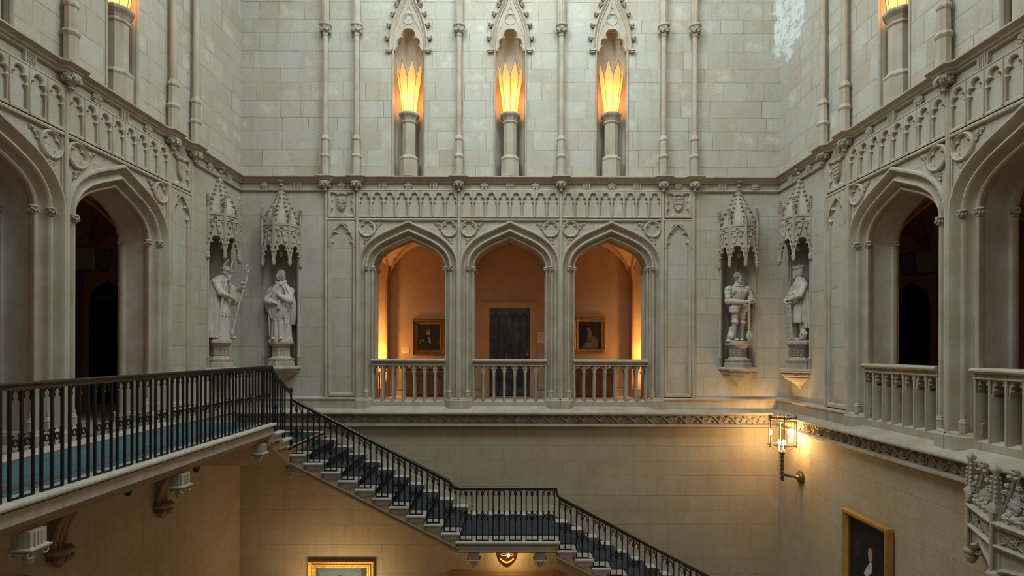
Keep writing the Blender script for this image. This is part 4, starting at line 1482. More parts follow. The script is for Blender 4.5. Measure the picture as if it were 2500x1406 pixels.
def head(b, c, yaw=0, tilt=0, roll=0, hair='short', beard=0, seed=1, sc=1.0):
    h = MB()
    h.blob((0, .012, .03), (.074, .094, .098), sub=3)
    h.blob((0, -.02, -.045), (.058, .068, .072), sub=3)
    h.blob((0, -.098, -.010), (.014, .022, .034), sub=2)
    h.blob((0, -.112, -.026), (.017, .014, .012), sub=2)
    h.blob((0, -.070, .030), (.058, .022, .014), sub=2)
    for s in (1, -1):
        h.blob((s * .029, -.079, .012), (.013, .012, .009), sub=2)
        h.blob((s * .038, -.058, -.022), (.024, .026, .024), sub=2)
        h.blob((s * .076, .012, -.005), (.012, .022, .032), sub=2)
    h.blob((0, -.086, -.054), (.024, .012, .006), sub=2)
    h.blob((0, -.084, -.066), (.020, .012, .006), sub=2)
    h.blob((0, -.074, -.092), (.026, .024, .02), sub=2)
    h.tube([(0, .015, -.02), (0, .02, -.10), (0, .03, -.22)], [.056, .054, .066], 16)
    if hair == 'short':
        h.blob((0, .028, .055), (.086, .095, .09), .12, seed, 3, 5)
        for s in (1, -1):
            h.blob((s * .072, .03, .0), (.026, .05, .055), .2, seed, 2, 6)
        h.blob((0, .085, -.03), (.06, .035, .06), .2, seed, 2, 6)
    if hair == 'curly':
        rnd = random.Random(seed)
        for k in range(60):
            a, e = rnd.uniform(0, 2 * pi), rnd.uniform(-.1, 1.5)
            v = Vector((cos(a) * cos(e) * .084, .015 + sin(a) * cos(e) * .098, .03 + sin(e) * .104))
            if v.y < -.06 and v.z < .075:
                continue
            h.blob(v, (.021, .021, .019), .2, k, 1)
    if hair == 'long':
        h.blob((0, .03, .055), (.086, .097, .088), .1, seed, 3, 5)
        for s in (1, -1):
            h.blob((s * .078, .03, -.04), (.03, .055, .10), .25, seed, 2, 6)
    if beard:
        h.blob((0, -.072, -.10), (.05, .038, .035 + .04 * beard), .25, seed + 5, 3, 7)
        h.blob((0, -.060, -.07), (.060, .045, .04), .15, seed + 6, 2, 7)
        h.blob((0, -.094, -.046), (.034, .014, .008), .2, seed + 8, 2, 8)
    M = T_(Vector(c)) @ Matrix.Rotation(yaw, 4, 'Z') @ Matrix.Rotation(tilt, 4, 'X') @ Matrix.Rotation(roll, 4, 'Y') @ Matrix.Scale(sc, 4)
    b.merge(h, M)
    return M
def finish(b, name, vox=.008):
    me = b.mesh(name, m_statue, 0)
    return me
def shoe(b, x, y, yaw=0):
    M = T_((x, y, 0)) @ Matrix.Rotation(yaw, 4, 'Z')
    q = MB()
    q.blob((0, -.06, .035), (.048, .13, .04), sub=2); q.blob((0, .03, .055), (.045, .06, .055), sub=2)
    b.merge(q, M)

def bishop():
    b = MB()
    robe(b, [(0.0, 0, -.03, .25, .22, .10, 11, 0), (.12, 0, -.03, .225, .20, .12, 11, .1), (.50, 0, -.03, .19, .17, .13, 11, .2), (.52, 0, -.03, .205, .185, .10, 15, .3), (.60, 0, -.03, .205, .185, .07, 15, .3), (.74, 0, -.03, .195, .175, .05, 13, .4), (.95, 0, -.03, .18, .155, .05, 9, .5), (1.15, 0, -.03, .18, .15, .03, 9, .5), (1.3, .0, -.05, .16, .13, .0, 9, 0), (1.38, .01, -.08, .10, .09, 0, 9, 0)])
    robe(b, [(0.03, -.03, .06, .33, .25, .08, 8, .5), (.3, -.03, .06, .32, .25, .09, 8, .8), (.7, -.03, .05, .31, .245, .07, 8, 1.1), (1.0, -.02, .03, .30, .235, .05, 7, 1.4), (1.2, -.01, .0, .285, .22, .03, 7, 1.6), (1.32, 0, -.03, .235, .19, .02, 7, 1.6), (1.40, .01, -.06, .15, .14, 0, 7, 0), (1.45, .02, -.08, .09, .09, 0, 7, 0)], front=(.42, .75))
    # orphrey bands along the cope's front edges
    for s in (1, -1):
        b.tube([(s * .05, -.19, 1.36), (s * .11, -.20, 1.2), (s * .17, -.17, .95), (s * .19, -.13, .5), (s * .2, -.12, .06)], [.03, .032, .034, .034, .034], 8)
    # arms: one hand held at the waist, the other raised to the crozier
    limb(b, [(-.22, -.04, 1.25), (-.24, -.16, 1.03), (-.02, -.27, .95)], [.085, .08, .05])
    hand(b, (.0, -.275, .94), (1, -.1, -.25), (0, .4, -1), 1, .5)
    limb(b, [(.20, -.06, 1.27), (.26, -.26, 1.10), (.15, -.47, 1.20)], [.085, .08, .055])
    hand(b, (.15, -.47, 1.20), (-.3, -.35, .9), (-.7, .6, 0), -1, 1.5)
    robe(b, [(.78, .22, -.24, .03, .05, .1, 5, 0), (.86, .22, -.25, .07, .14, .12, 5, .4), (1.0, .225, -.26, .075, .17, .10, 5, .6), (1.13, .23, -.26, .07, .14, .06, 5, 0), (1.2, .22, -.24, .04, .07, 0, 5, 0)], 24)
    M = head(b, (.03, -.17, 1.50), .12, .30, 0, 'short', 1.2, 3)
    q = MB()     # mitre: two pointed halves over a band
    q.loft([[(rx * cos(2 * pi * i / 24), .012 + ry * sin(2 * pi * i / 24), z) for i in range(24)] for z, rx, ry in ((.045, .088, .108), (.09, .094, .110), (.13, .092, .09))])
    for s, y in ((1, -.085), (-1, .10)):
        pts = [(-.088, .05), (.088, .05), (.100, .16), (.06, .25), (0, .325), (-.06, .25), (-.100, .16)]
        q.loft([[(x, y + d + s * .16 * (z - .05) * (1 if s > 0 else .8), z) for x, z in pts] for d in (-.014, .014)])
    q.tube([(.094 * cos(2 * pi * i / 24), .012 + .112 * sin(2 * pi * i / 24), .062) for i in range(24)], .011, 6, closed=True)
    b.merge(q, M)
    shoe(b, .05, -.20)
    c = MB()
    c.tube([(-.02, -.30, .05), (.09, -.41, .8), (.155, -.50, 1.25)], .016, 8)
    c.lathe([(.012, -.05), (.03, -.02), (.03, .05), (.02, .08)], 8, (-.01, -.31, .12))
    c.tube([(.155, -.50, 1.2), (.175, -.53, 1.42)], [.02, .032], 8)
    c.blob((.16, -.51, 1.28), (.04, .04, .03), .3, 1, 2); c.blob((.168, -.52, 1.36), (.04, .04, .025), .3, 2, 2)
    c.tube([(.175, -.53, 1.42), (.178, -.54, 1.55), (.10 + .02, -.545, 1.60), (.14, -.55, 1.68), (.22, -.55, 1.68), (.25, -.55, 1.60), (.21, -.55, 1.54), (.185, -.55, 1.58)], .022, 8)
    for k in range(8):
        a = 2 * pi * k / 8
        c.blob((.185 + .085 * cos(a), -.55, 1.61 + .085 * sin(a)), .022, .4, k, 1)
    return b, c

def priest():
    b = MB()
    robe(b, [(0, 0, -.02, .27, .20, .07, 13, 0), (.1, 0, -.02, .25, .19, .10, 13, .1), (.35, 0, -.02, .24, .185, .10, 13, .2), (.7, 0, -.02, .23, .18, .06, 11, .3), (1.0, 0, -.02, .21, .17, .03, 9, .3), (1.2, 0, -.01, .19, .14, .02, 9, .3), (1.33, 0, 0, .14, .11, 0, 9, 0), (1.42, -.01, 0, .075, .07, 0, 9, 0)])
    # chasuble: a wide cape to the forearms, long behind
    robe(b, [(.38, .03, .07, .27, .16, .04, 7, .2), (.6, .03, .05, .31, .19, .05, 7, .4), (.85, .01, .03, .335, .22, .05, 7, .6), (1.0, .0, .01, .325, .22, .04, 7, .8), (1.15, 0, 0, .285, .20, .03, 7, .9), (1.27, 0, 0, .235, .165, .02, 7, 1), (1.36, 0, 0, .15, .12, 0, 7, 1), (1.42, -.01, .0, .095, .085, 0, 7, 1)], front=(.22, .55))
    # oval front fall of the vestment with its border
    b.blob((-.03, -.175, .72), (.185, .055, .30), .0, 0, 3)
    b.tube([(-.03 + .178 * cos(2 * pi * i / 32), -.185 - .02 * cos(4 * pi * i / 32), .72 + .29 * sin(2 * pi * i / 32)) for i in range(32)], .016, 6, closed=True)
    b.box(-.075, -.035, -.235, -.15, .08, .5); b.box(.02, .06, -.225, -.15, .08, .5)
    limb(b, [(-.25, -.02, 1.2), (-.29, -.13, .97), (-.10, -.25, .90)], [.085, .085, .05])
    hand(b, (-.09, -.255, .905), (1, -.12, -.18), (0, .5, -1), 1, .45)
    limb(b, [(.24, -.02, 1.2), (.24, -.15, .98), (.06, -.24, 1.05)], [.085, .085, .05])
    hand(b, (.06, -.245, 1.06), (-.45, -.05, 1), (-.3, .9, 0), -1, .8)
    robe(b, [(.70, .2, -.12, .03, .05, .1, 5, 0), (.85, .2, -.14, .09, .09, .12, 5, .4), (1.0, .20, -.15, .09, .10, .08, 5, .6), (1.08, .19, -.14, .05, .06, 0, 5, 0)], 24)
    robe(b, [(.66, -.27, -.08, .03, .05, .1, 5, 0), (.80, -.26, -.11, .08, .09, .12, 5, .4), (.95, -.25, -.13, .08, .10, .08, 5, .6), (1.04, -.24, -.12, .05, .06, 0, 5, 0)], 24)
    limb(b, [(-.27, -.06, 1.05), (-.27, -.15, .93), (-.17, -.22, .90)], [.07, .10, .075])
    limb(b, [(.25, -.06, 1.05), (.25, -.16, .95), (.15, -.21, 1.0)], [.07, .10, .072])
    for pts in ([(-.16, -.13, 1.33), (-.25, -.14, 1.15), (-.30, -.16, .98), (-.30, -.13, .80)], [(-.10, -.14, 1.32), (-.16, -.18, 1.15), (-.2, -.22, 1.0)], [(.14, -.13, 1.33), (.24, -.15, 1.15), (.31, -.15, .98), (.30, -.1, .72), (.28, -.08, .45)], [(.10, -.14, 1.32), (.17, -.18, 1.18), (.2, -.2, 1.05)], [(.17, -.2, .9), (.2, -.17, .65), (.2, -.15, .4)], [(.12, -.2, .92), (.15, -.19, .7), (.17, -.17, .45), (.17, -.15, .1)], [(-.2, -.2, .85), (-.23, -.17, .6), (-.22, -.15, .1)], [(.24, -.12, .85), (.27, -.07, .6), (.26, .0, .42)]):
        b.tube(pts, [.012] + [.022] * (len(pts) - 2) + [.016], 8)
    b.box(-.0, .075, -.285, -.235, .74, .96)       # book
    b.tube([(-.09, -.10, 1.39), (-.11, -.03, 1.42), (-.06, .07, 1.44), (.05, .08, 1.45), (.11, .0, 1.43), (.09, -.08, 1.40), (.03, -.14, 1.33)], .035, 8)
    head(b, (-.02, -.02, 1.575), -.55, .12, 0, 'long', 0, 5)
    shoe(b, -.09, -.15); shoe(b, .08, -.15)
    return b

def knight():
    b = MB()
    # legs in plate armour
    limb(b, [(-.085, -.02, .86), (-.10, -.06, .48), (-.105, -.02, .09)], [.105, .068, .050])
    limb(b, [(-.10, -.06, .40), (-.105, -.005, .28), (-.105, -.02, .12)], [.06, .066, .045])
    limb(b, [(.09, .0, .86), (.12, .03, .48), (.12, .08, .09)], [.105, .068, .050])
    limb(b, [(.12, .03, .40), (.12, .085, .28), (.12, .08, .12)], [.06, .066, .045])
    for x, y in ((-.10, -.07), (.12, .02)):
        b.blob((x, y - .02, .47), (.075, .075, .06), sub=2); b.blob((x - .05, y, .47), (.035, .05, .05), sub=2)
    shoe(b, -.11, -.03, .25); shoe(b, .13, .07, -.35)
    # cuirass with a waist, and the flaring skirt of plates
    robe(b, [(.80, 0, -.0, .20, .16, 0, 8, 0), (.84, 0, 0, .215, .17, 0, 8, 0), (.95, 0, 0, .19, .15, 0, 8, 0), (1.0, 0, 0, .155, .125, 0, 8, 0), (1.1, 0, -.01, .175, .14, 0, 8, 0), (1.22, 0, -.01, .19, .145, 0, 8, 0), (1.32, 0, 0, .16, .115, 0, 8, 0), (1.40, 0, .01, .09, .08, 0, 8, 0)])
    b.blob((-.10, -.05, .80), (.135, .13, .14), sub=3); b.blob((.12, -.03, .82), (.115, .12, .13), sub=3)
    robe(b, [(.70, -.11, -.06, .125, .115, .0, 6, 0), (.74, -.11, -.06, .13, .12, 0, 6, 0), (.9, -.08, -.03, .12, .12, 0, 6, 0)], 32)
    for x in (-.22, .22):
        b.blob((x, .0, 1.27), (.10, .095, .085), sub=3); b.blob((x * 1.06, -.01, 1.19), (.085, .085, .06), sub=2)
    for x in (-.135, .155):
        b.blob((x, -.128, 1.205), (.066, .022, .066), sub=3); b.blob((x, -.148, 1.205), (.02, .014, .02), sub=2)
    limb(b, [(-.25, .0, 1.22), (-.27, -.08, .97), (.06, -.27, .945)], [.078, .068, .045])
    limb(b, [(.26, .0, 1.22), (.29, -.10, .98), (.17, -.27, .96)], [.078, .068, .045])
    for x, y, z in ((-.27, -.07, .97), (.29, -.09, .98)):
        b.blob((x, y, z), (.085, .085, .07), sub=3); b.blob((x * 1.2, y, z), (.03, .06, .055), sub=2)
    for k in range(5):
        b.tube([(-.25 + .078 * cos(t) - .004 * k, -.01 - .014 * k + .078 * sin(t), 1.17 - .035 * k) for t in [2 * pi * q / 16 for q in range(16)]], .005, 5, closed=True)
        b.tube([(.26 + .078 * cos(t) + .004 * k, -.01 - .014 * k + .078 * sin(t), 1.17 - .035 * k) for t in [2 * pi * q / 16 for q in range(16)]], .005, 5, closed=True)
    for z, r in ((.74, .112), (.66, .098), (.58, .088)):
        b.tube([(-.09 + r * cos(t), -.035 + r * sin(t), z) for t in [2 * pi * q / 18 for q in range(18)]], .006, 5, closed=True)
        b.tube([(.10 + r * cos(t), .01 + r * sin(t), z) for t in [2 * pi * q / 18 for q in range(18)]], .006, 5, closed=True)
    b.tube([(.19 * cos(t), -.005 + .155 * sin(t), .965) for t in [2 * pi * q / 28 for q in range(28)]], .016, 6, closed=True)
    hand(b, (.08, -.275, .945), (1, -.15, .05), (0, .2, -1), 1, .9)
    hand(b, (.19, -.275, .965), (-1, -.25, -.05), (0, .2, -1), -1, .9)
    b.lathe([(.15, 1.33), (.11, 1.36), (.085, 1.39), (.075, 1.44), (.082, 1.45)], 16)
    b.tube([(0, -.155, 1.30), (0, -.158, 1.2), (0, -.14, 1.03)], .012, 6)
    head(b, (.0, -.02, 1.54), .25, .05, 0, 'curly', .5, 9)
    # sword hilt at the hip
    b.tube([(.22, -.06, .80), (.28, .1, .35)], .014, 6); b.box(.20, .27, -.10, -.02, .78, .83)
    # helmet by the foot
    h = MB()
    h.blob((-.20, -.06, .12), (.085, .105, .115), sub=3); h.lathe([(.12, 0), (.115, .02), (.09, .05), (.08, .1)], 16, (-.20, -.05, .0))
    h.blob((-.20, -.15, .11), (.06, .04, .06), sub=2); h.tube([(-.20, -.12, .21), (-.20, .0, .245), (-.20, .08, .2)], .02, 6)
    h.blob((-.16, .02, .28), (.05, .05, .09), .3, 4, 2)
    b.merge(h)
    c = MB()
    c.lathe([(.022, .28), (.026, .30), (.024, .90), (.034, .92), (.03, .95)], 10, (.135, -.335, 0))
    c.lathe([(.02, .0), (.025, .02), (.025, .27), (.036, .29), (.022, .31)], 10, (.135, -.335, 0))
    for k in range(6):
        M = T_((.135, -.335, 0)) @ Matrix.Rotation(pi / 3 * k, 4, 'Z')
        q = MB(); q.plate([(0, .04), (.05, .06), (.085, .14), (.05, .19), (.03, .26), (0, .26)], [], -.010, .010)
        c.merge(q, M)
    return b, c

def king():
    b = MB()
    limb(b, [(-.08, -.03, .8), (-.09, -.06, .45), (-.09, -.05, .08)], [.10, .07, .052])
    limb(b, [(.09, .0, .8), (.10, .0, .45), (.10, .03, .08)], [.10, .07, .052])
    shoe(b, -.11, -.08, .5); shoe(b, .11, .0, -.3)
    robe(b, [(.40, 0, -.01, .215, .175, .12, 10, 0), (.5, 0, -.01, .21, .17, .11, 10, .2), (.75, 0, -.01, .19, .155, .08, 10, .3), (.95, 0, -.01, .165, .135, .03, 10, .3), (1.1, 0, -.01, .185, .14, .02, 8, 0), (1.25, 0, 0, .19, .135, 0, 8, 0), (1.35, 0, 0, .13, .105, 0, 8, 0), (1.44, 0, 0, .075, .07, 0, 8, 0)])
    # mantle over the shoulders, long at the back
    robe(b, [(.28, .05, .08, .24, .14, .10, 8, .3), (.6, .04, .07, .26, .16, .09, 8, .6), (.95, .02, .05, .265, .175, .06, 8, .9), (1.15, .01, .02, .25, .17, .04, 8, 1.1), (1.28, 0, 0, .22, .155, .02, 8, 1.2), (1.38, 0, .0, .14, .115, 0, 8, 0), (1.43, 0, 0, .085, .08, 0, 8, 0)], front=(.45, .8))
    # cape edge gathered over the forearm with raised scrolls
    b.blob((.03, -.16, .98), (.20, .07, .16), .08, 2, 3)
    for k, (x, z) in enumerate([(-.10, .95), (0, .90), (.10, .94), (.16, 1.02), (-.02, 1.0)]):
        b.tube([(x + .04 * cos(t), -.225, z + .05 * sin(t)) for t in [2.2 * pi * q / 14 - 1 for q in range(11)]], .012, 6)
    limb(b, [(-.22, -.01, 1.22), (-.25, -.12, .98), (-.14, -.26, .90)], [.08, .07, .048])
    hand(b, (-.13, -.265, .895), (.9, -.2, -.15), (0, .3, -1), 1, 1.0)
    limb(b, [(.22, -.01, 1.22), (.25, -.12, 1.0), (.06, -.25, .93)], [.08, .07, .048])
    hand(b, (.05, -.26, .925), (-1, -.15, -.1), (0, .3, -1), -1, .9)
    M = head(b, (-.01, -.03, 1.565), -.35, .05, 0, 'long', .8, 12)
    q = MB()
    q.lathe([(.088, .055), (.098, .06), (.098, .10), (.09, .105)], 20, (0, .012, 0), sy=1.12)
    for k in range(8):
        a = 2 * pi * k / 8
        q.blob((.098 * cos(a), .012 + .11 * sin(a), .12), (.018, .018, .026), .1, k, 1)
    b.merge(q, M)
    b.blob((.17, .0, .14), (.075, .08, .13), .3, 3, 2)
    c = MB()
    c.loft([[(x - .045, y, z), (x + .045, y, z), (x + .045, y + .03, z), (x - .045, y + .03, z)] for x, y, z in ((.03, -.27, .86), (.05, -.26, .5), (.07, -.24, .03))])
    for k in range(16):
        z = .08 + .047 * k
        c.blob((.068 - .05 * k / 16 + .02 * (-1) ** k, -.245 - .026 * k / 16, z), (.02, .018, .02), .2, k, 1)
    c.box(-.05, .10, -.28, -.23, .84, .88)
    return b, c

def statue(fig, extra, side, i, label, extra_name, z=6.53, sc=1.0):
    c = CFG[side]
    x = c['niches'][i]
    me = fig.mesh('figure', m_statue, 0)
    p = Proto('statue', 'statue')
    p.part('figure', me)
    if extra is not None:
        p.part(extra_name, extra.mesh(extra_name, m_statue, 35))
    p.place(local(c, x, z, -.02) @ Matrix.Scale(sc, 4), label, 'stone statues in the niches')
    for o in bpy.data.objects:
        if o.data is me:
            m = o.modifiers.new('fuse', 'REMESH')
            m.mode = 'VOXEL'
            m.voxel_size = .0085
            m.use_smooth_shade = True
bf, bc = bishop()
statue(bf, bc, 'left', 0, 'stone statue of a bearded bishop in mitre and cope leaning with a crozier', 'crozier', sc=1.0)
statue(priest(), None, 'back', 0, 'stone statue of a bareheaded priest in long vestments holding a book', '')
kf, kc = knight()
statue(kf, kc, 'back', 1, 'stone statue of a curly-haired knight in plate armour leaning on a mace', 'mace')
gf, gc = king()
statue(gf, gc, 'right', 0, 'stone statue of a crowned bearded king holding a sheathed sword point down', 'scabbard')

# ------------------------------------------------------------------ staircase along the left and back walls
XW = -6.69                       # left wall face
XE = -4.60                       # railing line of the walkway
YE = -3.05                       # end of the walkway
YS = -2.10                       # railing line of the flight along the back wall
ZW = 4.92
RISE, RUN = .1785, .353
XA, ZA = -4.309, 4.156           # right edge and level of the first tread of the flight
NT1 = 10
ZLAND = ZA - RISE * NT1
XL0, XL1 = XA + RUN * (NT1 - 1), .913
NT2 = 12
stair = put('staircase', None)
stair.empty_display_size = .1
stair.location = (XW, 0, 0)
tag(stair, 'pale stone cantilevered staircase and walkway winding along the left and back walls', 'staircase')
SO = T_((-XW, 0, 0))
def spart(name, b, mat, smooth=25, parent=None):
    return put(name, b.mesh(name, mat, smooth), parent or stair, SO if parent is None else I4)
NOSE = [(0, 0), (.035, 0), (.05, -.012), (.055, -.03), (.05, -.048), (.03, -.058), (0, -.06)]
# walkway slab with rounded nosing and moulded fascia (runs along y)
b = MB()
b.box(XW, XE + .045, -12.2, YE, ZW - .215, ZW - .085); b.box(XW, XE + .02, -12.2, YE, ZW - .09, ZW - .055); b.box(XW, XE - .06, -12.2, YE, ZW - .30, ZW - .2)
b.sweep([(YE, 0), (-12.2, 0)], [(XE + .06 + n, ZW + z) for n, z in NOSE][::-1] + [(XW, ZW), (XW, ZW - .06)][::-1], plane='xy', T=Matrix(((0, 1, 0, 0), (1, 0, 0, 0), (0, 0, 1, 0), (0, 0, 0, 1)))) if False else None
def prism_y(prof, y0, y1):
    q = MB()
    q.loft([[(x, y, z) for x, z in prof] for y in (y0, y1)])
    return q
def prism_x(prof, x0, x1):
    q = MB()
    q.loft([[(x, y, z) for y, z in prof] for x in (x0, x1)])
    return q
b.merge(prism_y([(XW, ZW), (XE + .05, ZW)] + [(XE + .06 + n, ZW + z) for n, z in NOSE[1:]] + [(XE + .04, ZW - .07), (XW, ZW - .07)], -12.2, YE))
spart('walkway_slab', b, m_step, 30)
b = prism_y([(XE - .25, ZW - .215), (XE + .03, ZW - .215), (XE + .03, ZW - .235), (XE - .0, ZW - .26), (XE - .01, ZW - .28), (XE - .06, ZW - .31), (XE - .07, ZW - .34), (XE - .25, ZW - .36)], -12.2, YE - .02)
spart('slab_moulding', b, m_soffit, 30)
# two steps down to the quarter landing
for k in range(2):
    z = ZW - .191 * (k + 1)
    y0, y1 = YE + .35 * k - .03, YE + .35 * (k + 1)
    b = MB(); b.box(XW, XE + .05, y0, y1 + .03, z - .18, z - .055)
    b.merge(prism_y([(XW, z), (XE + .05, z)] + [(XE + .06 + n, z + q) for n, q in NOSE[1:]] + [(XE + .04, z - .06), (XW, z - .06)], y0, y1 + .04))
    spart('step', b, m_step, 30)
ZQ = ZA + RISE
b = MB(); b.box(XW, XA - RUN - .02, YE + .7 - .03, 0, ZQ - .20, ZQ - .055)
b.merge(prism_y([(XW, ZQ), (XA - RUN, ZQ)] + [(XA - RUN + n, ZQ + q) for n, q in NOSE[1:]] + [(XA - RUN - .02, ZQ - .06), (XW, ZQ - .06)], YE + .67, 0))
spart('quarter_landing', b, m_step, 30)
# raking soffit of the turn
b = MB()
b.loft([[(XW, YE - .1, ZW - .26), (XE + .0, YE - .1, ZW - .26), (XE + .0, YE - .1, ZW - .40), (XW, YE - .1, ZW - .40)],
        [(XW, YS - .02, ZQ - .14), (XE + .0, YS - .02, ZQ - .14), (XE + .0, YS - .02, ZQ - .42), (XW, YS - .02, ZQ - .42)]])
b.box(XW, XE + .02, YS - .02, 0, ZQ - .42, ZQ - .1)
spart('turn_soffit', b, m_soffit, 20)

def flight(x_right, z_top, n, x_end):
    """n treads going down to the right; the body under them follows the raking soffit"""
    top, bot = [], []
    x0 = x_right - RUN
    dz = .30
    poly = [(x0, z_top - .05)]
    for k in range(n):
        xr = x_right + RUN * k
        poly += [(xr - .03, z_top - RISE * k - .05), (xr - .03, z_top - RISE * (k + 1) - .05)]
    xe = x_right + RUN * (n - 1)
    sl = RISE / RUN
    poly += [(xe - .03, z_top - RISE * (n - 1) - .34), (x0, z_top - .34 + sl * (xe - .03 - x0) - sl * RUN * (n - 1) + 0)]
    # the soffit line: parallel to the pitch, .34 under the treads' right edges
    poly = poly[:-2] + [(xe - .03, z_top - RISE * (n - 1) - .36), (x0, z_top - .36 + RISE)]
    q = MB(); q.plate(poly, [], YS - .0, -.0)
    spart('flight_body', q, m_step, 0)
    q = MB()
    p0, p1 = (x0 - .02, z_top - .36 + RISE), (xe - .0, z_top - RISE * (n - 1) - .36)
    q.loft([[(x, y, z + d) for y, d in ((YS - .04, .06), (YS - .05, .02), (YS - .02, -.01), (YS - .03, -.05), (YS + .02, -.09), (-.0, -.09), (-.0, .04))] for x, z in (p0, p1)])
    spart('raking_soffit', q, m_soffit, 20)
    for k in range(n):
        xr, z = x_right + RUN * k, z_top - RISE * k
        q = prism_y([(xr - RUN - .01, z), (xr, z)] + [(xr - .02 + a, z + c) for a, c in NOSE[1:]] + [(xr - RUN - .01, z - .06)], YS - .03, -.0)
        q.merge(prism_x([(YS, z)] + [(YS - .02 - a, z + c) for a, c in NOSE[1:]] + [(YS, z - .06)], xr - RUN - .01, xr + .03))
        spart('step', q, m_step, 30)
        # little scrolled bracket under the tread end
        q = MB(); q.plate([(xr - .03, z - .06), (xr - .02, z - .12), (xr - .055, z - .155), (xr - .14, z - .165), (xr - .30, z - .17), (xr - .30, z - .06)], [], YS - .02, YS + .01)
        spart('tread_bracket', q, m_step, 20)
flight(XA, ZA, NT1, XL0)
b = MB(); b.box(XL0 - .02, XL1, YS, 0, ZLAND - .235, ZLAND - .05)
b.merge(prism_x([(0, ZLAND), (YS + .0, ZLAND)] + [(YS - .02 - a, ZLAND + c) for a, c in NOSE[1:]] + [(YS, ZLAND - .065), (0, ZLAND - .065)], XL0 - .06, XL1 + .04))
b.merge(prism_x([(0, ZLAND - .225), (YS - .02, ZLAND - .225), (YS - .01, ZLAND - .15), (YS - .04, ZLAND - .14), (YS - .04, ZLAND - .115), (0, ZLAND - .115)], XL0 - .02, XL1 + .01))
spart('half_landing', b, m_step, 25)
b = MB(); b.box(XL0, XL1, YS + .02, 0, ZLAND - .26, ZLAND - .22)
spart('landing_soffit', b, m_soffit, 0)
flight(XL1 + RUN, ZLAND - RISE, NT2, 0)
xe = XL1 + RUN * NT2
ze = ZLAND - RISE * (NT2 + 1)
b = MB(); b.box(xe - .03, 6.47, YS, 0, Z0, ze)
spart('bottom_landing', b, m_step, 0)
# skirting along the wall
b = MB()
sk = .16
b.plate([(XA - RUN, ZQ - .1), (XA - RUN, ZQ + .10), (XL0, ZLAND + RISE + .05), (XL0 + .25, ZLAND + .15), (XL1, ZLAND + .15), (XL1 + RUN, ZLAND + .04), (XL1 + RUN * NT2, ZLAND - RISE * (NT2 - 1) + .04), (XL1 + RUN * NT2, ZLAND - RISE * NT2 - .1), (XL1, ZLAND - .05), (XL0, ZLAND - .05)], [], -.035, 0)
spart('wall_skirting', b, m_stone, 0)

# pendants under the outer edge
def pendant():
    b = MB()
    b.box(-.15, .15, -.15, .15, -.24, .02)
    for s in (-.07, .0, .07):
        b.box(s - .014, s + .014, -.165, .165, -.22, .0); b.box(-.165, .165, s - .014, s + .014, -.22, .0)
    b.loft([[(-r, -r, z), (r, -r, z), (r, r, z), (-r, r, z)] for r, z in ((.10, -.335), (.14, -.30), (.20, -.275), (.205, -.25), (.18, -.24), (.15, -.22))])
    q = MB()
    for sx in (-1, 1):
        for sy in (-1, 1):
            q.tube([(sx * .14, sy * .14 + .05 * cos(t) * sy, -.335 + .05 * sin(t)) for t in [2 * pi * k / 10 for k in range(11)]], .02, 6)
    for k in range(5):
        for s in (-1, 1):
            q.blob((-.12 + .06 * k, s * .155, -.31), .02, .2, k, 1); q.blob((s * .155, -.12 + .06 * k, -.31), .02, .2, k, 1)
    q.box(-.13, .13, -.13, .13, -.35, -.30)
    r = MB()
    r.lathe([(.11, -.34), (.09, -.36), (.07, -.40), (.085, -.42), (.085, -.44), (.065, -.46), (.07, -.485), (.05, -.515), (.02, -.53)][::-1], 10)
    return b.mesh('block', m_step, 15), q.mesh('volute_capital', m_step, 40), r.mesh('knob', m_step, 40)
PB, PV, PK = pendant()
pen = Proto('stair_pendant', 'stone pendant').part('block', PB).part('volute_capital', PV).part('knob', PK)
for k, (x, y, z, s, w) in enumerate([
        (XE - .08, -3.35, ZW - .36, .62, 'under the far end of the walkway'), (XE - .08, -5.80, ZW - .36, .62, 'under the middle of the walkway'), (XE - .08, -8.22, ZW - .36, .62, 'under the walkway at the left photo edge'),
        (XE - .06, YS + .12, ZQ - .42, .55, 'under the turn of the stairs'),
        (XL0 + .30, YS + .16, ZLAND - .255, .68, 'under the left end of the half landing'), (XL1 - .36, YS + .16, ZLAND - .255, .68, 'under the right end of the half landing')]):
    pen.place(T_((x, y, z)) @ Matrix.Scale(s, 4), 'carved stone pendant with volutes ' + w, 'pendants under the stairs')

# curved brackets springing from the left wall
def wall_bracket():
    A = bez((0, -1.45), (.05, -.75), (.5, -.15), (1.9, -.02), 20)
    b = MB()
    for y in (-.09, 0, .09):
        b.tube([(x + .05, y, z) for x, z in A], .045, 8)
    b2 = MB()
    b.plate([(0, 0)] + [(0, -1.45)] + [(x + .03, z) for x, z in A] + [(1.95, 0)], [], -.10, .10)
    b2.lathe([(.02, -1.78), (.08, -1.72), (.12, -1.62), (.15, -1.54), (.19, -1.52), (.20, -1.46), (.17, -1.43)], 8, (.07, 0, 0), ph=pi / 8)
    for k in range(6):
        b2.blob((.10 + .10 * cos(k), .12 * sin(k * 1.05), -1.6), .05, .4, k, 1)
    return b.mesh('curved_rib', m_soffit, 40), b2.mesh('corbel', m_soffit, 30)
WR_, WC_ = wall_bracket()
wbp = Proto('wall_bracket', 'bracket').part('curved_rib', WR_).part('corbel', WC_)
for y, w in ((-3.1, 'under the far end of the walkway'), (-5.48, 'under the walkway, the nearer large one'), (-8.3, 'under the walkway beyond the left photo edge')):
    if y > -8:
        wbp.place(T_((XW, y, ZW - .30)) @ Matrix.Scale(.84, 4, (0, 0, 1)), 'dark curved bracket on the left wall ' + w, 'brackets under the walkway')

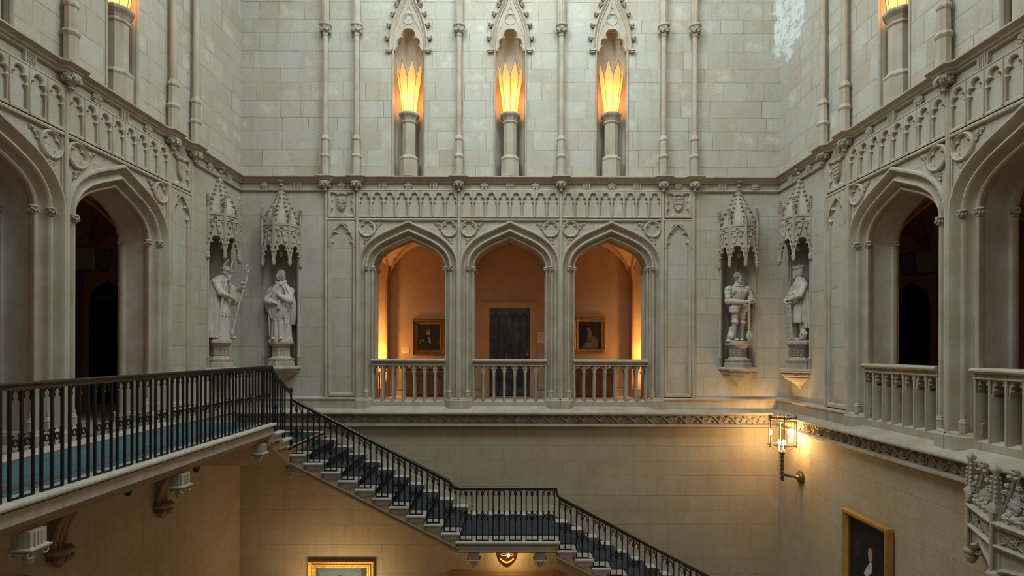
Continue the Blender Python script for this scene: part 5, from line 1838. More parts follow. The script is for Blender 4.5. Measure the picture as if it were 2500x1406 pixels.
# ------------------------------------------------------------------ iron railings
def panel(xs, zb, ztop, zmid, slope=0.0):
    """three bars joined by cusped tracery at head and middle; ztop(x) gives the underside of the handrail"""
    b = MB()
    hwid = .0115
    for x in xs:
        b.box(x - hwid, x + hwid, -hwid, hwid, zb, ztop(x))
    b.box(xs[0] - hwid, xs[2] + hwid, -.009, .009, zb + .004, zb + .02)
    sl = slope
    hd = .20 if slope else .155
    for a, c in ((xs[0], xs[1]), (xs[1], xs[2])):
        m = (a + c) / 2
        w = (c - a) / 2
        zt = ztop(m)
        def sh(x):
            return sl * (x - m)
        ap = zt - (.075 if slope else .02)
        # cusped head
        for s in (1, -1):
            b.tube([(m + s * w * u, 0, ap - .115 * (1 - (1 - u) ** .5 if False else u ** 2.2) + sh(m + s * w * u)) for u in (0, .25, .5, .75, 1)], .0085, 5)
            b.tube([(m + s * w * .98, 0, ap - .115 + sh(m + s * w)), (m + s * w * .42, 0, ap - .085 + sh(m + s * w * .4)), (m + s * w * .55, 0, ap - .045 + sh(m + s * w * .5))], [.009, .0075, .004], 5)
        if slope:
            for q in range(4):
                t = pi / 2 * q
                b.blob((m + .026 * cos(t), 0, zt - .038 + .026 * sin(t) + 0), (.012, .009, .012), sub=1)
            b.tube([(m + w * cos(2 * pi * q / 12) * .95, 0, zt - .036 + .040 * sin(2 * pi * q / 12) + sl * w * cos(2 * pi * q / 12)) for q in range(12)], .006, 4, closed=True)
        # middle: crossed cusped arches
        for up in (1, -1):
            for s in (1, -1):
                b.tube([(m + s * w * u, 0, zmid + up * (.035 - .165 * u ** 2.0)) for u in (0, .3, .55, .8, 1)], .009, 5)
            for s in (1, -1):
                b.tube([(m + s * w * .85, 0, zmid - up * .085), (m + s * w * .50, 0, zmid - up * .075), (m + s * w * .34, 0, zmid - up * .060)], [.008, .007, .004], 5)
    return b
def railing(name, label, rails, panels, posts=(), extra=None):
    """rails: polyline of the handrail; panels: (mesh, matrix)"""
    root = put(name, None)
    root.empty_display_size = .1
    tag(root, label, 'railing', 'black iron stair railings')
    b = MB()
    b.tube(rails, .030, 10, sq=.8)
    b.tube([(x, y, z - .035) for x, y, z in rails], .019, 4)
    put('handrail', b.mesh('handrail', m_handrail, 50), root)
    for me, M in panels:
        put('baluster_panel', me, root, M)
    for p in posts:
        q = MB()
        x, y, z0, z1 = p
        q.lathe([(.035, z0), (.035, z0 + .05), (.022, z0 + .08), (.022, z1 - .06), (.032, z1 - .04), (.026, z1), (.034, z1 + .02), (.01, z1 + .045)], 10, (x, y, 0))
        put('newel_post', q.mesh('newel_post', m_iron, 40), root)
    return root
RZ = Matrix.Rotation(radians(-90), 4, 'Z')           # panel x -> -y
me_fp = panel((-.125, 0, .125), 0, lambda x: 1.03, .52).mesh('baluster_panel', m_iron, 40)
zr = ZW + 1.06
pans = []
y = YE - .17
while y > -11.2:
    pans.append((me_fp, T_((XE, y, ZW)) @ RZ))
    y -= .345
railing('iron_railing', 'black iron gothic railing along the carpeted walkway on the left', [(XE, YE + .02, zr), (XE, -7, zr), (XE, -11.3, zr)], pans)
# short steep length down the two steps at the turn
ps = []
for k in range(2):
    yc = YE + .35 * k + .18
    zt = ZW - .191 * (k + 1)
    zz = lambda x, k=k: 1.035 + .03 - .52 * (x - .0) - .0
    q = panel((-.11, 0, .11), 0, lambda x: 1.03 + .10 - .52 * x, .47, -.52)
    ps.append((q.mesh('baluster_panel', m_iron, 40), T_((XE, yc, zt)) @ Matrix.Rotation(radians(90), 4, 'Z')))
railing('iron_railing', 'short black iron railing stepping down at the turn of the stairs', [(XE, YE + .02, zr), (XE, YE + .06, zr - .10), (XE, YE + .12, zr - .18), (XE, YS - .03, zr - .54)], ps,
        posts=[(XE, YS, ZQ, zr - .50)])
# first flight
def railz(x):
    return 5.29 - .517 * (x + 4.60)
ps = []
for k in range(NT1):
    xr, z = XA + RUN * k, ZA - RISE * k
    xc = xr - .178
    ps.append((panel((-.122, 0, .122), 0, lambda x: railz(xc + x) - z - .03, .43, -.517).mesh('baluster_panel', m_iron, 40), T_((xc, YS, z))))
railing('iron_railing', 'black iron railing of the upper flight descending to the half landing', [(-4.60, YS, 5.30), (-4.3, YS, railz(-4.3)), (-1.35, YS, railz(-1.35)), (-1.22, YS, ZLAND + 1.105), (-1.10, YS, ZLAND + 1.09)], ps)
ps = []
zr = ZLAND + 1.09
me_lp = panel((-.122, 0, .122), 0, lambda x: 1.06, .52).mesh('baluster_panel', m_iron, 40)
for k in range(6):
    ps.append((me_lp, T_((-.985 + .3415 * k, YS, ZLAND))))
railing('iron_railing', 'level black iron railing of six panels on the half landing', [(-1.10, YS, zr), (.87, YS, zr)], ps)
def railz2(x):
    return 3.26 - .525 * (x - .95)
ps = []
for k in range(NT2):
    xr, z = XL1 + RUN * (k + 1), ZLAND - RISE * (k + 1)
    xc = xr - .20
    ps.append((panel((-.122, 0, .122), 0, lambda x: railz2(xc + x) - z - .03, .43, -.525).mesh('baluster_panel', m_iron, 40), T_((xc, YS, z))))
railing('iron_railing', 'black iron railing of the lower flight running out of the photo bottom', [(.87, YS, zr), (.885, YS, zr - .06), (.90, YS, zr - .13), (.95, YS, 3.26), (XL1 + RUN * NT2, YS, railz2(XL1 + RUN * NT2))], ps)

# ------------------------------------------------------------------ carpets
root = put('carpet_runner', None)
tag(root, 'blue patterned carpet runner with red border along the walkway', 'carpet', 'stair carpets')
for nm, x0, x1, m, dz in (('field', -6.06, -5.00, m_carpet, .012), ('border', -6.22, -6.06, m_border, .012), ('border', -5.00, -4.84, m_border, .012), ('edge_band', -4.84, -4.78, m_edge, .012)):
    b = MB(); b.box(x0, x1, -12, YE - .1, ZW, ZW + dz)
    put(nm, b.mesh(nm, m, 0), root)
def runner(steps, y0, y1, t=.012):
    """carpet following a flight's profile; steps: list of (x, z) along the walking line"""
    q = MB()
    n = len(steps)
    vs = [(x, y0, z) for x, z in steps] + [(x, y1, z) for x, z in steps]
    q.add(vs, [(i, i + 1, n + i + 1, n + i) for i in range(n - 1)])
    return q
pts = [(XA - RUN - 1.4, ZQ + .012), (XA - RUN + .05, ZQ + .012)]
for k in range(NT1):
    z = ZA - RISE * k
    xr = XA + RUN * k
    pts += [(xr - RUN + .02, z + .012), (xr + .05, z + .012)]
pts += [(XL0 + .02, ZLAND + .012), (XL1 + .05, ZLAND + .012)]
for k in range(NT2):
    z = ZLAND - RISE * (k + 1)
    xr = XL1 + RUN * (k + 1)
    pts += [(xr - RUN + .02, z + .012), (xr + .05, z + .012)]
b = runner(pts, YS + .30, -.35)
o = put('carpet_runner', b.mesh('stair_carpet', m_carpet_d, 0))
tag(o, 'dark blue carpet runner going down the stairs behind the iron railing', 'carpet', 'stair carpets')

# ------------------------------------------------------------------ pictures
def ell(cx, cz, rx, rz, n=20, rot=0):
    return [(cx + rx * cos(t) * cos(rot) - rz * sin(t) * sin(rot), cz + rx * cos(t) * sin(rot) + rz * sin(t) * cos(rot)) for t in [2 * pi * i / n for i in range(n)]]
def picture(name, cat, w, h, fw, prof, bg, shapes, gilt, M, label, group, corners=False):
    """framed flat painting, w x h outside, hanging on the plane y = 0 of M and facing -y; origin at its centre"""
    root = put(name, None, None, M)
    root.empty_display_size = .1
    tag(root, label, cat, group)
    b = MB(); b.sweep(rect(-w / 2, w / 2, -h / 2, h / 2), [(n * fw, y) for n, y in prof], closed=True)
    fr = put('frame', b.mesh('frame', gilt, 25), root)
    if corners:
        b = MB()
        for sx in (-1, 1):
            for sz in (-1, 1):
                b.blob((sx * (w / 2 - fw * .5), -.05, sz * (h / 2 - fw * .5)), (fw * .5, .03, fw * .5), .3, 3, 2)
        for k, (sx, sz) in enumerate(((-1, -1), (1, -1), (-1, 1), (1, 1))):
            q = MB(); q.blob((sx * (w / 2 - fw * .5), -.05, sz * (h / 2 - fw * .5)), (fw * .5, .03, fw * .5), .3, k, 2)
            put('corner_ornament', q.mesh('corner_ornament', gilt, 40), fr)
    b = MB()
    mats = [flat(bg)]
    iw, ih = w / 2 - fw * .9, h / 2 - fw * .9
    b.box(-iw, iw, -.02, -.002, -ih, ih)
    y = -.0212
    for poly, col in shapes:
        m = flat(col)
        if m not in mats:
            mats.append(m)
        b.cur = mats.index(m)
        pts = [(max(-iw, min(iw, x * w)), max(-ih, min(ih, z * h))) for x, z in poly]
        b.plate(pts, [], y, y + .0008, back=False)
        y -= .0007
    put('canvas', b.mesh('canvas', mats, 0), root)
    return root
FP = [(0, 0), (0, -.05), (.12, -.075), (.28, -.06), (.42, -.035), (.55, -.05), (.70, -.045), (.82, -.025), (1.0, -.022), (1.0, 0)]
G0 = WB @ T_((0, GY1, 0))
skin, skin2 = (.30, .15, .10), (.22, .10, .07)
picture('portrait_painting', 'painting', .94, 1.06, .15, FP, (.012, .016, .022), [
    ([(-.36, -.36), (-.36, -.16), (-.28, -.06), (-.14, .02), (.0, .03), (.08, -.05), (.12, -.20), (.12, -.36)], (.009, .014, .022)),
    (ell(.30, -.14, .08, .10), (.045, .025, .022)),
    (ell(-.20, -.09, .075, .035, rot=.2), (.10, .095, .085)), (ell(-.28, -.14, .03, .05), (.06, .055, .05)),
    ([(-.03, .02), (.03, .0), (.07, -.10), (.055, -.20), (.0, -.14), (.01, -.06)], (.30, .29, .26)),
    ([(-.10, .10), (-.02, .0), (.03, .0), (.03, .06), (.0, .12)], (.02, .018, .018)),
    (ell(-.02, .15, .062, .085, rot=-.1), skin), (ell(.015, .12, .035, .05), (.38, .20, .14)),
    (ell(-.075, .20, .035, .07, rot=-.3), (.03, .02, .015)), (ell(-.01, .245, .065, .03), (.03, .02, .015)),
    (ell(.0, .155, .04, .007), (.08, .04, .03)), (ell(.02, .085, .02, .006), (.2, .07, .06))], m_gilt2,
    G0 @ T_((-2.415, 0, 6.675)), 'gilt framed portrait of a naval officer in a dark coat, left of the oak door', 'portraits in the rear gallery')
picture('portrait_painting', 'painting', .92, 1.06, .13, FP, (.014, .016, .017), [
    (ell(.10, -.10, .25, .28), (.020, .021, .020)),
    ([(-.26, -.36), (-.18, -.24), (-.08, -.14), (-.08, -.05), (-.05, .04), (.05, .03), (.10, -.02), (.22, -.06), (.26, -.2), (.27, -.36)], (.115, .10, .085)),
    ([(-.10, -.36), (-.06, -.20), (.08, -.20), (.12, -.36)], (.17, .15, .13)), ([(-.09, -.16), (.09, -.15), (.08, -.20), (-.08, -.21)], (.07, .055, .045)),
    ([(-.06, .0), (.05, .0), (.07, .10), (.0, .12), (-.05, .06)], (.20, .13, .10)), (ell(.0, -.02, .07, .04), (.19, .13, .10)),
    (ell(-.03, .15, .055, .075, rot=.25), (.24, .16, .12)), (ell(.06, .20, .045, .06), (.015, .012, .010)), (ell(-.02, .235, .05, .025), (.015, .012, .010)), (ell(.10, .14, .035, .045), (.015, .012, .010)),
    (ell(-.045, .165, .03, .006), (.08, .05, .04)), (ell(-.06, .10, .015, .006), (.16, .06, .05))], m_gilt,
    G0 @ T_((2.35, 0, 6.745)), 'gilt framed portrait of a seated lady in a pale dress, right of the oak door', 'portraits in the rear gallery', corners=True)
# lower pictures
picture('portrait_painting', 'painting', 1.62, 2.1, .19, FP, (.075, .115, .115), [
    ([(.30, -.5), (.30, .5), (.5, .5), (.5, -.5)], (.035, .028, .03)), ([(-.5, -.5), (-.5, .5), (-.35, .5), (-.25, -.5)], (.05, .07, .068)),
    (ell(.05, .2, .2, .12), (.14, .20, .21)), ([(-.3, -.5), (-.25, .0), (-.12, .16), (.08, .16), (.22, .0), (.28, -.5)], (.10, .03, .03)),
    (ell(-.02, .255, .075, .072), (.05, .025, .015)), (ell(-.02, .225, .055, .062), (.42, .24, .15)), (ell(-.025, .285, .06, .018), (.5, .38, .28)), (ell(-.02, .20, .02, .006), (.3, .1, .08))],
    m_gilt, T_((-4.19, -.02, 1.18 - 1.05)), 'large gilt framed portrait with blue sky on the back wall under the stairs', 'pictures in the lower hall')
RW0 = Matrix.Rotation(radians(-90), 4, 'Z')
picture('portrait_painting', 'painting', 1.32, 1.95, .12, [(0, 0), (0, -.06), (.15, -.11), (.5, -.12), (.75, -.08), (1, -.05), (1, 0)], (.012, .011, .010), [
    ([(-.46, .0), (-.40, .34), (-.25, .25), (-.20, -.1), (-.36, -.3)], (.022, .013, .010)), (ell(-.22, .17, .08, .09), (.035, .018, .013)),
    ([(-.22, -.5), (-.18, -.14), (-.05, .02), (.12, .06), (.30, -.04), (.36, -.3), (.36, -.5)], (.018, .012, .010)),
    ([(-.10, -.5), (-.06, -.14), (.0, -.12), (.05, -.5)], (.06, .025, .015)),
    (ell(.09, .15, .10, .14), (.022, .012, .008)), (ell(.06, .165, .045, .065), (.42, .25, .17)),
    ([(.06, .10), (.10, .10), (.10, .02), (.0, -.06), (-.08, -.04), (-.02, .03)], (.44, .44, .42)),
    ([(.12, -.08), (.24, -.07), (.32, -.14), (.32, -.24), (.26, -.27), (.20, -.20), (.18, -.12)], (.46, .46, .44)), (ell(.15, -.10, .035, .02), (.40, .24, .17))],
    m_gold, T_((6.47, -3.50, 3.29 - .975)) @ RW0 @ T_((0, -.03, 0)), 'dark portrait in a plain gold frame on the right wall, sitter in white cravat', 'pictures in the lower hall')
picture('landscape_painting', 'painting', 1.5, 1.0, .10, FP, (.025, .02, .014), [([(-.4, -.4), (-.4, 0), (.4, .1), (.4, -.4)], (.03, .025, .012)), (ell(0, .15, .2, .1), (.05, .045, .035))], m_gilt2,
        T_((XW, -6.75, 3.22 - .5)) @ Matrix.Rotation(radians(90), 4, 'Z') @ T_((0, -.02, 0)), 'gilt framed picture at the bottom left corner of the photo, under the walkway', 'pictures in the lower hall')

# cards beside the pictures
def card(w, h, x, z, label):
    b = MB(); b.box(-w / 2, w / 2, -.012, 0, -h / 2, h / 2)
    root = put('information_card', None, None, G0 @ T_((x, 0, z)))
    tag(root, label, 'card', 'cards on the gallery wall')
    put('card', b.mesh('card', m_paper, 0), root)
    q = MB()
    for k in range(3):
        q2 = MB(); q2.box(-w * .38, w * (.3 - .1 * k), -.0135, -.0115, h * (.3 - .17 * k) - .006, h * (.3 - .17 * k) + .006)
        put('print_line', q2.mesh('print_line', flat((.35, .32, .28)), 0), root)
card(.24, .32, .92, 6.67, 'white information sheet on the wall just right of the oak door')
card(.20, .17, -3.10, 6.28, 'small pale card beside the naval officer portrait')
card(.13, .15, 1.78, 6.27, 'small pale card beside the seated lady portrait')

# ------------------------------------------------------------------ gallery furniture
def sideboard(x0, x1, label):
    w = x1 - x0
    root = put('sideboard', None, None, WB @ T_(((x0 + x1) / 2, 2.62, ZF)))
    tag(root, label, 'sideboard', 'oak sideboards in the rear gallery')
    b = MB(); b.box(-w / 2, w / 2, -.22, .22, .0, .80)
    put('carcass', b.mesh('carcass', m_wood, 0), root)
    b = MB(); b.box(-w / 2 - .03, w / 2 + .03, -.25, .24, .80, .84)
    put('top', b.mesh('top', m_wood, 0), root)
    n = 4
    for k in range(n):
        cx = -w / 2 + w / n * (k + .5)
        d = MB(); d.plate(rect(-w / n / 2 + .02, w / n / 2 - .02, .06, .76), [trefoil(w / n / 2 - .07, .12, .52, .66, 0, 5)], -.245, -.22, .01)
        p = put('door', d.mesh('door', m_wood, 20), root, T_((cx, 0, 0)))
        kn = MB(); kn.blob((w / n / 2 - .05, -.255, .42), .014, sub=2)
        put('knob', kn.mesh('knob', m_bronze, 40), p)
    return root
sideboard(-3.12, -1.50, 'carved oak sideboard behind the balustrade below the naval officer portrait')
sideboard(1.62, 3.02, 'carved oak sideboard behind the balustrade below the seated lady portrait')
def bowl(x, z, label):
    b = MB(); b.lathe([(.05, 0), (.06, .015), (.03, .03), (.08, .06), (.115, .11), (.12, .13), (.105, .13), (.07, .08), (.02, .06)], 20)
    tag(put('black_bowl', b.mesh('black_bowl', m_black, 40), None, WB @ T_((x, 2.55, z))), label, 'bowl', 'black bowls on the oak sideboard')
for x, w in ((-2.85, 'leftmost'), (-2.45, 'second from left'), (-2.05, 'third from left'), (-1.68, 'rightmost')):
    bowl(x, ZF + .84, 'small black bowl on the left oak sideboard, %s of the four' % w)
def lamp_table(x, label):
    root = put('side_table', None, None, WB @ T_((x, 2.45, ZF)))
    tag(root, label, 'table', 'lamp tables in the rear gallery')
    b = MB(); b.box(-.2, .2, -.2, .2, .68, .71)
    put('top', b.mesh('top', m_wood, 0), root)
    b = MB(); b.box(-.17, .17, -.17, .17, .60, .68)
    put('apron', b.mesh('apron', m_wood, 0), root)
    for sx in (-1, 1):
        for sy in (-1, 1):
            b = MB(); b.lathe([(.015, 0), (.022, .1), (.02, .4), (.026, .62)], 8, (sx * .15, sy * .15, 0))
            put('leg', b.mesh('leg', m_wood, 40), root)
def table_lamp(x, label, energy):
    root = put('table_lamp', None, None, WB @ T_((x, 2.45, ZF + .71)))
    tag(root, label, 'lamp', 'table lamps in the rear gallery')
    b = MB(); b.lathe([(.08, 0), (.08, .02), (.03, .04), (.05, .12), (.055, .2), (.03, .28), (.012, .32), (.012, .40)], 16)
    put('base', b.mesh('base', m_bronze, 40), root)
    b = MB()
    vs = []
    n = 24
    for r, z in ((.15, .36), (.08, .66)):
        vs += [(r * cos(2 * pi * i / n), r * sin(2 * pi * i / n), z) for i in range(n)]
    b.add(vs, [(i, (i + 1) % n, n + (i + 1) % n, n + i) for i in range(n)])
    put('lamp_shade', b.mesh('lamp_shade', m_shade, 40), root)
    b = MB(); b.blob((0, 0, .46), .03, sub=2)
    put('bulb', b.mesh('bulb', m_bulb, 40), root)
    p = WB @ Vector((x, 2.45, ZF + .71 + .54))
    light('table_lamp_light', 'POINT', p, energy, (1.0, 0.60, 0.22), rad=.05)
lamp_table(-3.95, 'small oak table under the lit lamp at the left end of the rear gallery')
table_lamp(-4.0, 'lit table lamp with parchment shade at the left end of the rear gallery', GAL_W)
lamp_table(3.98, 'small oak table under the lit lamp at the right end of the rear gallery')
table_lamp(4.03, 'lit table lamp with parchment shade at the right end of the rear gallery', GAL_W * .8)

# ------------------------------------------------------------------ hanging lanterns in the dark side galleries
def hanging_lantern(c, x, y, label):
    root = put('hanging_lantern', None, None, local(c, x, 8.0, y))
    tag(root, label, 'lantern', 'hanging lanterns of the side galleries')
    wb_, wt_ = .19, .26
    for k in range(4):
        q = MB(); q.add([(-wb_, -wb_, 0), (wb_, -wb_, 0), (wt_, -wt_, .44), (-wt_, -wt_, .44)], [(0, 1, 2, 3)])
        q.add([(-wb_, -wb_ + .004, 0), (wb_, -wb_ + .004, 0), (wt_, -wt_ + .004, .44), (-wt_, -wt_ + .004, .44)], [(3, 2, 1, 0)])
        put('glass_panel', q.mesh('glass_panel', m_milk, 0), root, Matrix.Rotation(pi / 2 * k, 4, 'Z'))
    b = MB()
    C = [(-1, -1), (1, -1), (1, 1), (-1, 1)]
    for (a0, a1), (c0, c1) in zip(C, C[1:] + C[:1]):
        b.tube([(a0 * wb_, a1 * wb_, 0), (c0 * wb_, c1 * wb_, 0)], .012, 6); b.tube([(a0 * wt_, a1 * wt_, .44), (c0 * wt_, c1 * wt_, .44)], .014, 6)
        b.tube([(a0 * wb_, a1 * wb_, 0), (a0 * wt_, a1 * wt_, .44)], .012, 6)
        b.tube([(a0 * wt_, a1 * wt_, .44), (a0 * .05, a1 * .05, .78), (0, 0, .82)], .010, 6)
    put('frame', b.mesh('frame', m_bronze, 30), root)
    b = MB()
    for k in range(16):
        z = .84 + .045 * k
        b.sweep(circ(.022, 0, z, 10), rollring(.006, 5), closed=True, T=Matrix.Rotation(pi / 2 * (k % 2), 4, 'Z'))
    put('chain', b.mesh('chain', m_bronze, 40), root)
hanging_lantern(CFG['left'], 4.98, 2.4, 'dark glass lantern hanging inside the left wall arch')
hanging_lantern(CFG['right'], -5.20, 2.4, 'dark glass lantern hanging inside the right wall arch')

# ------------------------------------------------------------------ lit bracket lantern on the right wall
root = put('bracket_lantern', None, None, T_((6.04, -1.07, 3.46)))
tag(root, 'lit six-sided glass lantern on a twisted bronze bracket near the right corner', 'lantern')
R6 = .30
b = MB()
hx = [(R6 * cos(pi / 3 * k + .2), R6 * sin(pi / 3 * k + .2)) for k in range(6)]
for k in range(6):
    (x0, y0), (x1, y1) = hx[k], hx[(k + 1) % 6]
    b.tube([(x0, y0, .72), (x0, y0, 1.36)], .010, 6)
    b.tube([(x0, y0, .74), (x1, y1, .74)], .009, 6); b.tube([(x0, y0, 1.28), (x1, y1, 1.28)], .012, 6); b.tube([(x0, y0, 1.33), (x1, y1, 1.33)], .007, 6)
    b.tube([(x0, y0, .74), (x0 * .22, y0 * .22, .56)], .008, 6)
    b.blob((x0 * 1.04, y0 * 1.04, .71), .018, sub=1)
    b.tube([(x0, y0, 1.36), (x0, y0, 1.42)], .006, 5)
    for q in range(6):
        t = (q + .5) / 6
        px, py = x0 + (x1 - x0) * t, y0 + (y1 - y0) * t
        b.blob((px, py, 1.355), (.02, .02, .028), .2, q, 1)
put('frame', b.mesh('frame', m_bronze, 30), root)
for k in range(6):
    (x0, y0), (x1, y1) = hx[k], hx[(k + 1) % 6]
    q = MB(); q.add([(x0 * .98, y0 * .98, .75), (x1 * .98, y1 * .98, .75), (x1 * .98, y1 * .98, 1.28), (x0 * .98, y0 * .98, 1.28)], [(0, 1, 2, 3)])
    put('glass_pane', q.mesh('glass_pane', m_glass, 0), root)
    q = MB(); q.add([(x0 * .22, y0 * .22, .57), (x1 * .22, y1 * .22, .57), (x1 * .97, y1 * .97, .735), (x0 * .97, y0 * .97, .735)], [(0, 1, 2, 3)])
    put('lower_pane', q.mesh('lower_pane', m_glass, 0), root)
b = MB()
b.lathe([(.02, -.08), (.035, -.06), (.03, -.02), (.03, .50), (.06, .54), (.075, .57), (.05, .60)], 10)
for ph in (0, pi):
    b.tube([(.03 * cos(ph + z * 34), .03 * sin(ph + z * 34), z) for z in [-.05 + .012 * k for k in range(46)]], .013, 5)
put('twisted_stem', b.mesh('twisted_stem', m_bronze, 40), root)
b = MB()
b.tube([(0, 0, .06), (.15, 0, .035), (.38, 0, .0)], .022, 8)
for ph in (0, pi):
    b.tube([(.02 + .36 * t, .026 * cos(ph + t * 22), .055 - .06 * t + .026 * sin(ph + t * 22)) for t in [k / 34 for k in range(35)]], .011, 5)
put('arm', b.mesh('arm', m_bronze, 40), root)
b = MB(); b.lathe([(.15, 0), (.15, .03), (.12, .04), (.11, .07), (.06, .09), (.035, .13)], 8, ph=pi / 8, T=T_((.43, 0, 0)) @ Matrix.Rotation(radians(-90), 4, 'Y'))
put('wall_plate', b.mesh('wall_plate', m_bronze, 20), root)
for k in range(3):
    a = 2 * pi * k / 3 + .5
    b = MB(); b.lathe([(.012, .60), (.012, .72), (.03, .75), (.035, .79), (.02, .84)], 10, (.06 * cos(a), .06 * sin(a), 0))
    put('bulb', b.mesh('bulb', m_bulb, 40), root)
light('lantern_light', 'POINT', (6.04, -1.07, 3.46 + .95), LANT_W, (1.0, 0.66, 0.30), rad=.10)

# ------------------------------------------------------------------ crest plaque and lamp below the half landing
root = put('crest_plaque', None, None, T_((-.16, -.005, 1.265)) @ Matrix.Scale(.9, 4))
tag(root, 'dark shield-shaped wooden plaque with golden sprig and motto scroll under the landing', 'plaque')
sh = [(.27, .34), (-.27, .34)] + bez((-.27, .34), (-.27, .05), (-.30, -.12), (0, -.27), 10)[1:] + bez((0, -.27), (.30, -.12), (.27, .05), (.27, .34), 10)[1:-1]
b = MB(); b.plate(sh, [], -.03, .0)
put('board', b.mesh('board', simple('dark_red_board', (.035, .010, .006), .35, var=.2), 20), root)
gy = simple('gold_paint', (.75, .50, .16), .5, .1, var=.15)
b = MB(); b.plate([(-.20, .34), (.20, .34), (.19, .12), (.0, -.03), (-.19, .12)], [], -.036, -.03)
put('inner_shield', b.mesh('inner_shield', simple('black_paint', (.012, .012, .018), .4), 20), root)
b = MB(); b.tube([(0, -.042, -.04), (.0, -.042, .30)], .009, 6)
for s in (1, -1):
    for z, r in ((.06, .085), (.14, .075), (.22, .06)):
        b.tube([(s * (.09 + r * cos(t)), -.042, z + .025 * sin(t) + .01) for t in [2 * pi * k / 14 for k in range(14)]], .008, 5, closed=True)
put('sprig', b.mesh('sprig', gy, 40), root)
b = MB()
top = [(x, -.085 - .075 * (1 - (x / .15) ** 2)) for x in [-.15 + .03 * k for k in range(11)]]
b.plate(top + [(x, z + .04) for x, z in reversed(top)], [], -.045, -.03)
b.plate([(-.18, -.075), (-.15, -.085), (-.15, -.045), (-.19, -.04)], [], -.045, -.03); b.plate([(.15, -.085), (.18, -.075), (.19, -.04), (.15, -.045)], [], -.045, -.03)
put('motto_scroll', b.mesh('motto_scroll', gy, 20), root)
root = put('picture_lamp', None, None, T_((-.12, -.30, 1.40)))
tag(root, 'small bright lamp on an arm in front of the crest plaque', 'lamp')
b = MB(); b.tube([(0, .30, .10), (0, .12, .14), (0, .0, .06)], .012, 6)
put('arm', b.mesh('arm', m_bronze, 40), root)
b = MB(); b.blob((0, 0, 0), .035, sub=2)
put('bulb', b.mesh('bulb', m_bulb, 40), root)
light('picture_lamp_light', 'POINT', (-.12, -.38, 1.38), 24, (1.0, .62, .22), rad=.05)
# picture lights washing the wall round the large portrait
light('picture_light', 'AREA', (-4.2, -1.0, .2), 40, (1.0, .74, .42), 1.2, .3, (-4.2, 0, 1.9))

# doorway under the half landing
b = MB(); b.plate(rect(-1.55, 1.10, Z0, .92), [rect(-1.36, .91, Z0 + .001, .80)], -.06, 0)
b.plate(rect(-1.45, 1.00, Z0, .85), [rect(-1.36, .91, Z0 + .001, .79)], -.09, -.06)
d4 = structure('door_4', b.mesh('doorcase', simple('brown_doorcase', (.30, .19, .10), .6, var=.1), 0))
b = MB(); b.box(-1.36, .91, -.03, -.005, Z0, .80); b.box(-.235, -.215, -.04, -.02, Z0, .80)
put('door_leaf', b.mesh('door_leaf', m_wood, 0), d4)

# small dark shields on the left wall under the walkway
for y, z, w in ((-3.97, 3.93, 'between the two curved brackets'), (-1.9, 3.88, 'near the corner beneath the stairs turn')):
    root = put('wall_plaque', None, None, T_((XW, y, z)) @ Matrix.Rotation(radians(90), 4, 'Z'))
    tag(root, 'small dark shield plaque on the left wall ' + w, 'plaque', 'dark plaques under the walkway')
    b = MB(); b.plate(shield_outline(.12, .16), [], -.05, 0)
    put('board', b.mesh('board', m_black, 20), root)
    b = MB(); b.plate(shield_outline(.08, .11), [], -.058, -.05)
    put('field', b.mesh('field', m_wood, 20), root)

